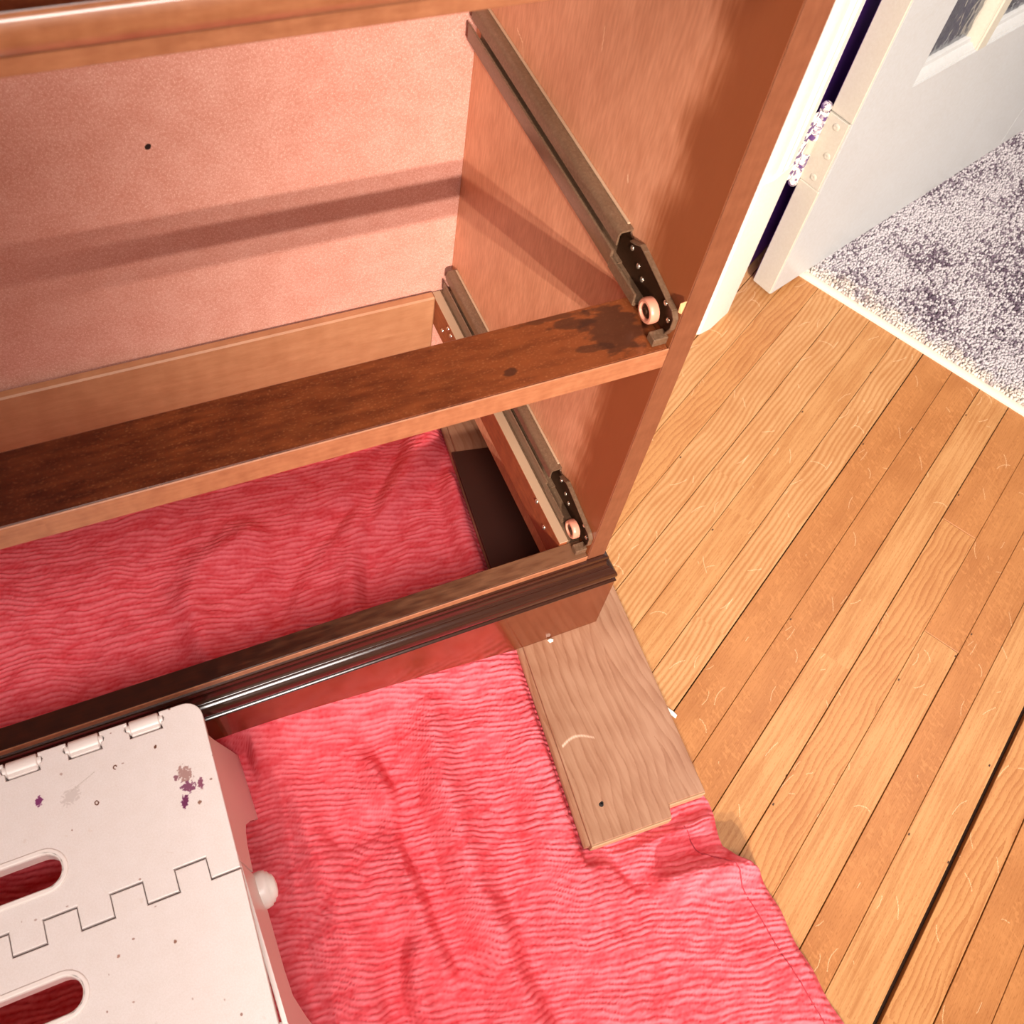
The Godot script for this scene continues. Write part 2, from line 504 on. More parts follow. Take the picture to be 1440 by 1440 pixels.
	M.door = tri_mat(Color(0.84, 0.865, 0.905), 0.35, M.white.albedo_texture, 2.0)
	var ci := Image.create(256, 256, false, Image.FORMAT_RGB8)
	var nc := noise(67, 0.045, 3)
	for x in 256:
		for y in 256:
			var v := nc.get_noise_2d(x, y)
			ci.set_pixel(x, y, Color(0.93, 0.90, 0.85) if v < 0.10 else (Color(0.36, 0.24, 0.45) if v > 0.16 else Color(0.40, 0.33, 0.36)))
	M.chipped = tri_mat(Color.WHITE, 0.4, tex(ci), 6.5)
	M.purple = mat(Color(0.42, 0.20, 0.60), 0.6)
	M.wall = mat(Color(0.86, 0.81, 0.74), 0.85)
	M.ceiling = mat(Color(0.92, 0.90, 0.87), 0.9)
	M.glass = StandardMaterial3D.new()
	M.glass.albedo_color = Color(0.36, 0.37, 0.39, 0.62)
	M.glass.transparency = BaseMaterial3D.TRANSPARENCY_ALPHA
	M.glass.roughness = 0.06
	M.glass.metallic_specular = 0.9
	# stool plastic with its paint stains
	var si := fibre_texture(69, 1024, Color(0.880, 0.834, 0.820), Color(0.848, 0.793, 0.769), Color(0.904, 0.867, 0.853))
	var sn := noise(71, 0.12, 3)
	var px := 1024.0 / 0.40              # the texture spans 40 cm from x -0.84, z 0.02
	for q in [[-0.5932, 0.0831, 8.0, 12.0, 0.2, Color(0.47, 0.20, 0.38), 1.0], [-0.4727, 0.104, 15, 22, -0.3, Color(0.62, 0.47, 0.45), 0.9], [-0.4725, 0.1165, 18, 12, 0.5, Color(0.47, 0.25, 0.36), 0.95],
		[-0.4620, 0.1176, 7, 15, 0.1, Color(0.50, 0.27, 0.36), 0.95], [-0.4790, 0.1285, 8, 17, 0.4, Color(0.42, 0.17, 0.32), 1.0], [-0.481, 0.105, 7, 7, 0, Color(0.5, 0.3, 0.35), 0.9], [-0.5675, 0.0886, 24, 17, -0.5, Color(0.78, 0.72, 0.70), 0.8],
		[-0.4870, 0.3290, 9, 5, 0.4, Color(0.75, 0.58, 0.54), 0.8], [-0.5145, 0.2386, 4.0, 5.0, 0.6, Color(0.50, 0.32, 0.25), 0.9], [-0.4675, 0.1335, 5, 5, 0, Color(0.5, 0.33, 0.27), 0.9], [-0.4905, 0.0700, 3, 6, 0.6, Color(0.38, 0.22, 0.16), 1.0], [-0.559, 0.2324, 3.2, 3.2, 0, Color(0.6, 0.42, 0.36), 0.9], [-0.556, 0.2700, 3, 2, 0, Color(0.62, 0.45, 0.4), 0.7]]:
		blot(si, (q[0] + 0.84) * px, (q[1] - 0.02) * px, q[2], q[3], q[4], q[5], q[6], sn)
	for i in 40:
		var p := Vector2(-0.5675, 0.0840).lerp(Vector2(-0.5440, 0.0735), i / 40.0)
		for o in 3: si.set_pixel(int((p.x + 0.84) * px), int((p.y - 0.02) * px) + o, Color(0.76, 0.70, 0.67))
	for q in [[-0.5487, 0.1021], [-0.5274, 0.0765]]:
		for i in 40:
			var a := TAU * i / 40.0
			if q[1] < 0.09 and i < 9: continue
			for rr in [3.0, 3.8, 4.4]:
				si.set_pixel(int((q[0] + 0.84) * px + cos(a) * rr), int((q[1] - 0.02) * px + sin(a) * rr * 1.2), Color(0.38, 0.22, 0.16))
	var rr2 := RandomNumberGenerator.new()
	rr2.seed = 5
	for i in 90:
		blot(si, rr2.randf() * 1024, rr2.randf() * 1024, rr2.randf_range(1.2, 3.6), rr2.randf_range(1.2, 3.6), 0, Color(0.50, 0.33, 0.28), rr2.randf_range(0.35, 0.95), sn, 0.1)
	for i in 26:
		blot(si, rr2.randf() * 1024, rr2.randf() * 1024, rr2.randf_range(3, 9), rr2.randf_range(1, 4), rr2.randf() * 3.0, Color(0.82, 0.74, 0.70), 0.4, sn, 0.5)
	M.stool_top = mat(Color.WHITE, 0.38, tex(si), Vector2(1.0 / 0.40, 1.0 / 0.40), Vector2(0.84 / 0.40, -0.02 / 0.40))
	M.plastic = mat(Color(0.898, 0.846, 0.822), 0.36)
	# carpet
	M.rug = mat(Color.WHITE, 1.0)
	M.rug.vertex_color_use_as_albedo = true
	M.rug_base = mat(Color(0.62, 0.58, 0.60), 1.0)
	M.binding = mat(Color(0.831, 0.786, 0.723), 0.7)
	# towel
	M.towel = mat(Color.WHITE, 0.95, null, Vector2.ONE, Vector2.ZERO, 0.2)
	M.towel.vertex_color_use_as_albedo = true
	M.stitch = mat(Color(0.66, 0.20, 0.25), 0.9)
	M.chip = mat(Color(0.95, 0.93, 0.88), 0.6)
	M.bulb = mat(Color(1, 0.9, 0.78), 0.5)
	M.bulb.emission_enabled = true
	M.bulb.emission = Color(1, 0.86, 0.7)
	M.bulb.emission_energy_multiplier = 4.0
	M.fill_panel_glow = mat(Color(1, 1, 1), 0.5)
	M.fill_panel_glow.emission_enabled = true
	M.fill_panel_glow.emission = Color(1, 0.96, 0.92)
	M.fill_panel_glow.emission_energy_multiplier = 3.0
	M.brass = mat(Color(0.62, 0.52, 0.36), 0.35)
	M.brass.metallic = 1.0

func _ready() -> void:
	rng.seed = 20
	# camera, sky, lights and exposure
	var cam := Camera3D.new()
	cam.name = "camera"
	cam.fov = 53.454
	cam.near = 0.02
	cam.transform = Transform3D(Basis(Vector3(0.90930966, 0.12497122, 0.39691075), Vector3(0.28166575, 0.51725852, -0.80815099), Vector3(-0.30630108, 0.84665566, 0.43514806)).orthonormalized(), Vector3(-0.41915258, 1.19050289, 0.4278555))
	var at := CameraAttributesPhysical.new()
	at.frustum_focal_length = 23.834
	at.frustum_focus_distance = 1.12
	at.exposure_aperture = 9.0
	cam.attributes = at
	add_child(cam)
	cam.current = true
	var we := WorldEnvironment.new()
	we.name = "world_environment"
	var env := Environment.new()
	env.background_mode = Environment.BG_COLOR
	env.background_color = Color(0.02, 0.02, 0.025)
	env.ambient_light_source = Environment.AMBIENT_SOURCE_DISABLED
	env.tonemap_mode = Environment.TONE_MAPPER_LINEAR
	env.tonemap_exposure = 1.3
	env.sdfgi_enabled = true
	env.ssao_enabled = true
	env.ssil_enabled = true
	we.environment = env
	add_child(we)
	add_lights()
	make_materials()
	build_shell()
	build_floor()
	build_doorway()
	build_door()
	build_rug()
	build_dresser()
	build_board()
	build_towel()
	build_stool()
	build_small()

const BULBS := [Vector3(-1.25, 2.12, 3.75), Vector3(-0.95, 2.20, 3.40)]
const SPOT_AIM := Vector3(0.42, 0.36, -0.1)
const BULB_COLOR := Color(1, 0.955, 0.91)
const E_BULB := 17.0
const E_ROOM_FILL := 4.0
const E_HALL_FILL := 0.55

func add_lights() -> void:
	for p in BULBS:
		var l := SpotLight3D.new()
		l.name = "spot_light"
		l.light_color = BULB_COLOR
		l.light_energy = E_BULB
		l.light_size = 0.035
		l.spot_range = 12.0
		l.spot_attenuation = 2.0
		l.spot_angle = 13.5  # cone kept narrow so the light fades off towards the left
		l.spot_angle_attenuation = 1.0
		l.shadow_enabled = true
		add_child(l, true)
		l.look_at_from_position(p, SPOT_AIM)
	var a := AreaLight3D.new()  # added overhead fill for the floor, stool and dresser interior
	a.name = "room_fill_light"
	a.area_size = Vector2(1.1, 0.8)
	a.area_normalize_energy = true
	a.light_energy = E_ROOM_FILL
	a.light_color = Color(1, 0.98, 0.965)
	a.area_range = 12.0
	a.shadow_enabled = true
	a.transform = Transform3D(Basis(Vector3.RIGHT, -PI / 2), Vector3(-0.55, 2.40, 1.25))
	add_child(a, true)
	var h := AreaLight3D.new()  # added fill to brighten the hall, door and carpet
	h.name = "hall_fill_light"
	h.area_size = Vector2(0.7, 0.7)
	h.area_normalize_energy = true
	h.light_energy = E_HALL_FILL
	h.light_color = Color(0.98, 0.985, 1.0)
	h.area_range = 12.0
	h.shadow_enabled = true
	h.transform = Transform3D(Basis(Vector3.RIGHT, -PI / 2), sw(1.45, 0.75, 2.40))
	add_child(h, true)

const SWF := Transform3D(Basis(Vector3(0.868636, 0, -0.495451), Vector3(0, 1, 0), Vector3(0.495451, 0, 0.868636)), Vector3.ZERO)

func wall(called: String, lo: Vector3, hi: Vector3, m: Material, label: String) -> MeshInstance3D:
	var o := rect_box(called, lo, hi, m, self, 0, 0.001)
	o.transform = SWF
	struct(o, label, "wall")
	return o

func build_shell() -> void:
	# room with the dresser: s -3.6 .. 0.585, w -1.3 .. 3.8; hall with the carpet: s 0.72 .. 2.6, w -0.14 .. 2.0
	wall("wall_back", Vector3(-3.6, 0, -1.4), Vector3(0.72, 2.45, -1.3), M.wall, "plain pale wall of the room on the side behind the dresser")
	wall("wall_front", Vector3(-3.6, 0, 3.8), Vector3(0.72, 2.45, 3.9), M.wall, "plain pale wall of the room facing the dresser")
	wall("wall_left", Vector3(-3.7, 0, -1.4), Vector3(-3.6, 2.45, 3.9), M.wall, "plain pale wall of the room opposite the doorway")
	wall("wall_right", Vector3(0.59, 0, -1.3), Vector3(0.70, 2.45, -0.165), M.wall, "wall beside the doorway on the hinge side, behind the white trim")
	wall("wall_right", Vector3(0.59, 0, 0.785), Vector3(0.70, 2.45, 3.8), M.wall, "wall beside the doorway on the side away from the hinges")
	wall("wall_right", Vector3(0.59, 2.08, -0.165), Vector3(0.70, 2.45, 0.785), M.wall, "wall above the doorway")
	wall("wall_hall", Vector3(0.70, 0, -0.24), Vector3(2.7, 2.45, -0.14), M.purple, "dark purple hall wall seen in the crack beside the hinge")
	wall("wall_far", Vector3(2.6, 0, -0.14), Vector3(2.7, 2.45, 2.1), M.wall, "plain end wall of the carpeted hall")
	wall("wall_hall", Vector3(0.70, 0, 2.0), Vector3(2.7, 2.45, 2.1), M.wall, "plain side wall of the carpeted hall facing the purple one")
	var c := rect_box("ceiling", Vector3(-3.7, 2.45, -1.4), Vector3(2.7, 2.55, 3.9), M.ceiling, self)
	c.transform = SWF
	struct(c, "plain white ceiling over the room and the hall", "ceiling")

func build_floor() -> void:
	var fl := rect_box("floor", Vector3(-3.7, -0.11, -1.4), Vector3(2.7, -0.012, 3.9), M.subfloor, self)
	fl.transform = SWF
	struct(fl, "honey oak strip floor of narrow boards with dark open joints and scratches", "floor")
	var wb := [-0.0744, -0.0251, 0.0256, 0.0755, 0.1276, 0.1777, 0.2310, 0.2817, 0.3337, 0.3885, 0.4415, 0.4860, 0.5473, 0.6005, 0.6546]
	while wb[0] > -1.3: wb.push_front(wb[0] - 0.0512)
	while wb[-1] < 1.9: wb.append(wb[-1] + 0.053)
	var joints := {0.3337: 0.513, 0.3885: 0.324}
	for i in wb.size() - 1:
		var w0: float = wb[i]
		var w1: float = wb[i + 1]
		var cuts := [-2.6, -0.62 + rng.randf_range(-0.3, 0.1)]
		if joints.has(w0): cuts.append(joints[w0])
		if w0 < 0.66: cuts.append(1.02)
		else: cuts.append_array([0.2 + rng.randf_range(-0.1, 0.3), 1.02])
		for k in cuts.size() - 1:
			var mi := rng.randi() % 8
			if w0 < 0.13 and mi % 4 == 2: mi = (mi + 1) % 8
			if w0 > 0.30 and mi % 4 == 3: mi = (mi + 3) % 8
			if absf(w0 + 0.0251) < 0.001 or absf(w0 - 0.0256) < 0.001: mi = 3
			if absf(w0 - 0.1776) < 0.001: mi = 6
			var g0 := 0.0003; var g1 := 0.0003
			if rng.randf() < 0.55: g1 += rng.randf() * 0.0010
			if absf(w0 - 0.5473) < 0.001: g0 = 0.0036
			if absf(w1 - 0.5473) < 0.001: g1 = 0.0036
			var b := MB.new(0)
			b.uo = Vector2(rng.randf() * 1.1, -w0)
			b.box(Vector3(cuts[k] + 0.0004, -0.012, w0 + g0), Vector3(cuts[k + 1] - 0.0004, rng.randf_range(-0.0005, 0.0003), w1 - g1), 0.0005)
			var o := obj("floor_plank", b.done(), M.planks[mi], fl)

func build_doorway() -> void:
	# white casing and jamb on the hinge side; a plain block at its foot up to 30 cm
	for side in 2:
		var t := Node3D.new()
		t.name = "trim_%d" % (side + 1)
		add_child(t)
		t.transform = SWF
		if side == 1: t.transform = SWF * Transform3D(Basis.IDENTITY, Vector3(0, 0, 0.62)) * Transform3D(Basis(Vector3(1, 0, 0), Vector3(0, 1, 0), Vector3(0, 0, -1)), Vector3.ZERO)
		struct(t, ["white painted door trim between the dresser and the hinge crack", "white painted door trim on the latch side of the doorway"][side], "door trim")
		var plan := PackedVector2Array([Vector2(0.562, -0.245), Vector2(0.562, -0.136), Vector2(0.572, -0.127), Vector2(0.590, -0.1225), Vector2(0.604, -0.1225), Vector2(0.608, -0.1175), Vector2(0.613, -0.1170), Vector2(0.616, -0.1195), Vector2(0.621, -0.1195), Vector2(0.624, -0.1155), Vector2(0.640, -0.1150), Vector2(0.6415, -0.117), Vector2(0.6415, -0.165), Vector2(0.59, -0.165), Vector2(0.59, -0.245)])
		var b := MB.new(1)
		b.sweep(plan, frame(Vector3(1, 0, 0), Vector3(0, 0, 1), Vector3(0, 1, 0)), 0.30, 2.06, true, 0, 0, 30.0)
		obj("casing", b.done(), M.white, t)
		var p2 := PackedVector2Array([Vector2(0.556, -0.25), Vector2(0.556, -0.136), Vector2(0.566, -0.1245), Vector2(0.590, -0.1175), Vector2(0.640, -0.1140), Vector2(0.6425, -0.1165), Vector2(0.6425, -0.165), Vector2(0.59, -0.165), Vector2(0.59, -0.25)])
		var b2 := MB.new(1)
		b2.sweep(p2, frame(Vector3(1, 0, 0), Vector3(0, 0, 1), Vector3(0, 1, 0)), 0.0, 0.3, true, 0, 0, 30.0)
		obj("plinth_block", b2.done(), M.white, t)
		# the rest of the jamb lies in the crack, still in its old purple paint
		var b3 := MB.new(1)
		b3.box(Vector3(0.6425, 0, -0.165), Vector3(0.70, 2.06, -0.141), 0.0008)
		obj("jamb", b3.done(), M.purple, t)
	var h := rect_box("trim_3", Vector3(0.57, 2.06, -0.25), Vector3(0.70, 2.15, 0.87), M.white, self)
	h.transform = SWF
	struct(h, "white head trim across the top of the doorway", "door trim")

func build_door() -> void:
	# hung on the crack side and standing open into the hall; x runs across the door, z out of its visible face
	var dr := Node3D.new()
	dr.name = "door_1"
	add_child(dr)
	dr.transform = frame(Vector3(0.955458, 0, -0.295127), UP, Vector3(0.295127, 0, 0.955458), Vector3(0.5782, 0, -0.4202))
	struct(dr, "white glazed door standing open over the grey carpet", "door")
	var T := 0.0388
	var y0 := 0.013
	var y1 := 2.02
	var wd := 0.818
	rect_box("stile", Vector3(0.004, y0, -T), Vector3(0.134, y1, 0), M.door, dr, 1, 0.0003)
	rect_box("stile", Vector3(wd - 0.134, y0, -T), Vector3(wd, y1, 0), M.door, dr, 1, 0.0018)
	rect_box("rail", Vector3(0.1335, y0, -T + 0.0001), Vector3(wd - 0.1335, 0.352, -0.0001), M.door, dr, 0, 0.0002)
	rect_box("rail", Vector3(0.1335, 1.90, -T + 0.0003), Vector3(wd - 0.1335, y1, -0.0003), M.door, dr, 0, 0.0005)
	# cream hinge edge, with thick old paint along its far corner
	for q in [[y0, 0.2262], [0.3444, y1]]:
		var e := rect_box("hinge_edge", Vector3(0.0, q[0], -T + 0.0002), Vector3(0.0042, q[1], -0.0002), M.cream, dr, 1, 0.0014)
		e.set_meta("label", "cream painted hinge edge")
	# glazing bars: a bevelled bar, 26 mm wide in front and 70 mm at the glass
	var bar := PackedVector2Array([Vector2(-0.034, -0.016), Vector2(-0.030, -0.0145), Vector2(-0.026, -0.012), Vector2(-0.017, -0.005), Vector2(-0.0165, -0.0025), Vector2(-0.013, -0.0022), Vector2(-0.0115, 0.0), Vector2(0.0115, 0.0), Vector2(0.013, -0.0022), Vector2(0.0165, -0.0025), Vector2(0.017, -0.005), Vector2(0.026, -0.012), Vector2(0.030, -0.0145), Vector2(0.034, -0.016), Vector2(0.034, -0.023), Vector2(0.012, -T), Vector2(-0.012, -T), Vector2(-0.034, -0.023)])
	var rows := 5
	var gh := (1.90 - 0.024 - 0.376 - 4 * 0.07) / rows
	for c in 2:
		var b := MB.new(1)
		b.sweep(bar, frame(Vector3(1, 0, 0), Vector3(0, 0, 1), Vector3(0, 1, 0), Vector3(0.311 + 0.196 * c, 0, 0)), 0.352, 1.90)
		obj("glazing_bar", b.done(), M.cream, dr)
	for r in rows - 1:
		var yc := 0.376 + gh * (r + 1) + 0.07 * r + 0.035
		var b := MB.new(0)
		b.sweep(bar, frame(Vector3(0, 1, 0), Vector3(0, 0, 1), Vector3(1, 0, 0), Vector3(0, yc, -0.0002)), 0.134, wd - 0.134)
		obj("glazing_bar", b.done(), M.door, dr)
	# moulded sticking round the glazed area
	var half := PackedVector2Array([Vector2(-0.001, -0.0004), Vector2(0.001, -0.0004), Vector2(0.0015, -0.0022), Vector2(0.0045, -0.0032), Vector2(0.0055, -0.0055), Vector2(0.012, -0.0085), Vector2(0.0135, -0.0115), Vector2(0.020, -0.0125), Vector2(0.022, -0.016), Vector2(0.022, -0.023), Vector2(-0.001, -0.023)])
	for q in [[frame(Vector3(0, 1, 0), Vector3(0, 0, 1), Vector3(1, 0, 0), Vector3(0, 0.352, 0)), 0.134, wd - 0.134], [frame(Vector3(0, -1, 0), Vector3(0, 0, 1), Vector3(1, 0, 0), Vector3(0, 1.90, 0)), 0.134, wd - 0.134],
		[frame(Vector3(1, 0, 0), Vector3(0, 0, 1), Vector3(0, 1, 0), Vector3(0.134, 0, 0)), 0.352, 1.90], [frame(Vector3(-1, 0, 0), Vector3(0, 0, 1), Vector3(0, 1, 0), Vector3(wd - 0.134, 0, 0)), 0.352, 1.90]]:
		var b := MB.new(0)
		b.sweep(half, q[0], q[1], q[2], true, 1.0, -1.0)
		obj("sticking", b.done(), M.door, dr)
	# obscured glass: rippled panes
	var gn := noise(301, 1.0, 2)
	for c in 3:
		for r in rows:
			var x0 := 0.152 + c * 0.196
			var yb := 0.372 + r * (gh + 0.07)
			var b := MB.new(0)
			var nx := 34
			var ny := 50
			var f := func(i: int, j: int) -> Vector3:
				var p := Vector3(x0 + (0.128) * i / nx, yb + (gh + 0.008) * j / ny, -0.018)
				p.z += 0.0016 * gn.get_noise_2d(p.x * 95.0 + c * 7.0 - p.y * 22.0, p.y * 42.0 + r * 9.0)
				return p
			for i in nx:
				for j in ny:
					var a: Vector3 = f.call(i, j); var d1: Vector3 = f.call(i + 1, j); var d2: Vector3 = f.call(i + 1, j + 1); var d3: Vector3 = f.call(i, j + 1)
					b.st.set_smooth_group(0)
					for v in [a, d3, d1, d1, d3, d2]:
						b.st.set_uv(Vector2(v.x, v.y)); b.st.add_vertex(v)
			b.st.index()
			b.st.generate_normals()
			obj("glass_pane", b.st.commit(), M.glass, dr)
	# butt hinge, thick with chipped paint
	var hg := MB.new(1)
	hg.box(Vector3(-0.0012, 0.2278, -T + 0.0002), Vector3(0.0042, 0.3428, -0.0022), 0.0009)
	var hn := obj("hinge", hg.done(), M.cream, dr)
	for q in [[0.329, -0.019], [0.284, -0.013], [0.243, -0.018]]:
		var b := MB.new(1)
		b.lathe(PackedVector2Array([Vector2(0.0058, -0.001), Vector2(0.0056, 0.0006), Vector2(0.0044, 0.0016), Vector2(0.0014, 0.0017), Vector2(0.0, 0.0012)]), frame(Vector3(0, 1, 0), Vector3(-1, 0, 0), Vector3(0, 0, 1), Vector3(-0.0011, q[0], q[1])), 14)
		obj("screw", b.done(), M.cream, hn)
	var yk := 0.2245
	for k in 5:
		var b := MB.new(1)
		var hk := 0.0238
		b.lathe(PackedVector2Array([Vector2(0, 0), Vector2(0.0066, 0.0), Vector2(0.0074, 0.0008), Vector2(0.0074, hk - 0.0012), Vector2(0.0066, hk - 0.0005), Vector2(0, hk - 0.0005)]), Transform3D(Basis.IDENTITY, Vector3(-0.0050, yk + hk * k, -T - 0.0046)), 18)
		obj("knuckle", b.done(), M.chipped if k != 2 else M.cream, hn)
	for q in [[0.3435, 1.0], [0.2245, -1.0]]:
		var b := MB.new(1)
		b.lathe(PackedVector2Array([Vector2(0.0055, 0.0), Vector2(0.0074, 0.003), Vector2(0.0074, 0.007), Vector2(0.0055, 0.011), Vector2(0.0025, 0.0128), Vector2(0, 0.013)]), frame(Vector3(1, 0, 0), Vector3(0, q[1], 0), Vector3(0, 0, 1), Vector3(-0.0050, q[0], -T - 0.0046)), 18, 70.0)
		obj("pin_tip", b.done(), M.chipped, hn)
	# plate of the hinge on the jamb side
	rect_box("leaf", Vector3(-0.045, 0.2275, -T - 0.0075), Vector3(-0.009, 0.343, -T - 0.0055), M.chipped, hn, 1, 0.0005)

func build_rug() -> void:
	var rg := thing("rug", "grey and white flecked carpet under the open white door", "rug")
	var a := atan(0.034)
	rg.transform = SWF * Transform3D(Basis(Vector3.UP, -a), Vector3(0.8045, 0, 0))
	var bm := MB.new(0)
	bm.box(Vector3(0.004, 0.0004, -0.125), Vector3(1.72, 0.0055, 1.86), 0.002)
	obj("backing", bm.done(), M.rug_base, rg)
	var st := MB.new(2)
	st.sweep(PackedVector2Array([Vector2(-0.0075, 0.0003), Vector2(-0.0070, 0.0035), Vector2(-0.003, 0.0062), Vector2(0.003, 0.0072), Vector2(0.0055, 0.0065), Vector2(0.0055, 0.0003)]), frame(Vector3(1, 0, 0), Vector3(0, 1, 0), Vector3(0, 0, 1)), -0.126, 1.86)
	var bd := obj("binding", st.done(), M.binding, rg)
	bd.set_meta("label", "pale binding strip along the carpet edge")
	# the pile: short bent tufts
	var tf := SurfaceTool.new()
	tf.begin(Mesh.PRIMITIVE_TRIANGLES)
	var ring := []
	for k in 3:
		var row := []
		for i in 5:
			var an := TAU * i / 5.0
			var r: float = [0.0021, 0.0026, 0.0016][k]
			row.append(Vector3(cos(an) * r + 0.0007 * k, [0.0, 0.0035, 0.0062][k], sin(an) * r))
		ring.append(row)
	for k in 2:
		for i in 5:
			var j := (i + 1) % 5
			for v in [ring[k][i], ring[k][j], ring[k + 1][j], ring[k][i], ring[k + 1][j], ring[k + 1][i]]: tf.add_vertex(v)
	for i in 5:
		for v in [ring[2][i], ring[2][(i + 1) % 5], Vector3(0.0016, 0.0072, 0)]: tf.add_vertex(v)
	tf.index()
	tf.generate_normals()
	var mm := MultiMesh.new()
	mm.transform_format = MultiMesh.TRANSFORM_3D
	mm.use_colors = true
	mm.mesh = tf.commit()
	var n1 := noise(401, 62.0, 2)
	var n2 := noise(402, 6.0, 2)
	var n3 := noise(403, 85.0, 2)
	var xs := []
	var gx := 0.0042
	var x := 0.007
	while x < 1.05:
		var z := -0.122
		while z < 0.80:
			xs.append(Vector2(x + rng.randf_range(-0.0014, 0.0014), z + rng.randf_range(-0.0014, 0.0014)))
			z += gx
		x += gx
	while x < 1.715:
		var z := -0.122
		while z < 1.85:
			xs.append(Vector2(x + rng.randf_range(-0.004, 0.004), z + rng.randf_range(-0.004, 0.004)))
			z += 0.012
		x += 0.012
	mm.instance_count = xs.size()
	for i in xs.size():
		var p: Vector2 = xs[i]
		var sc := rng.randf_range(0.85, 1.25) * (1.0 if p.x < 1.05 else 2.6)
		var bs := Basis(Vector3.UP, rng.randf() * TAU).scaled(Vector3(sc, rng.randf_range(0.8, 1.15), sc))
		mm.set_instance_transform(i, Transform3D(bs, Vector3(p.x, 0.0052, p.y)))
		var v := absf(n1.get_noise_2d(p.x, p.y)) * 2.3 + 0.55 * n2.get_noise_2d(p.x, p.y) + 0.5 * n3.get_noise_2d(p.x, p.y)
		var c := Color(0.687, 0.659, 0.669).lerp(Color(0.307, 0.251, 0.297), clampf(1.0 - smoothstep(0.02, 0.75, v + 0.16), 0, 1))
		if p.x < 0.05: c = c.lerp(Color(0.86, 0.80, 0.70), 0.6 * clampf(1.0 - p.x / 0.05 + 0.8 * n2.get_noise_2d(p.x * 4.0, p.y * 4.0), 0, 1))
		mm.set_instance_color(i, c * c)
	var mi := MultiMeshInstance3D.new()
	mi.name = "pile"
	mi.multimesh = mm
	mi.material_override = M.rug
	mi.set_meta("kind", "stuff")
	rg.add_child(mi, true)

# ---------------------------------------------------------------- dresser
const XL := -1.05
const DZ := -0.4259

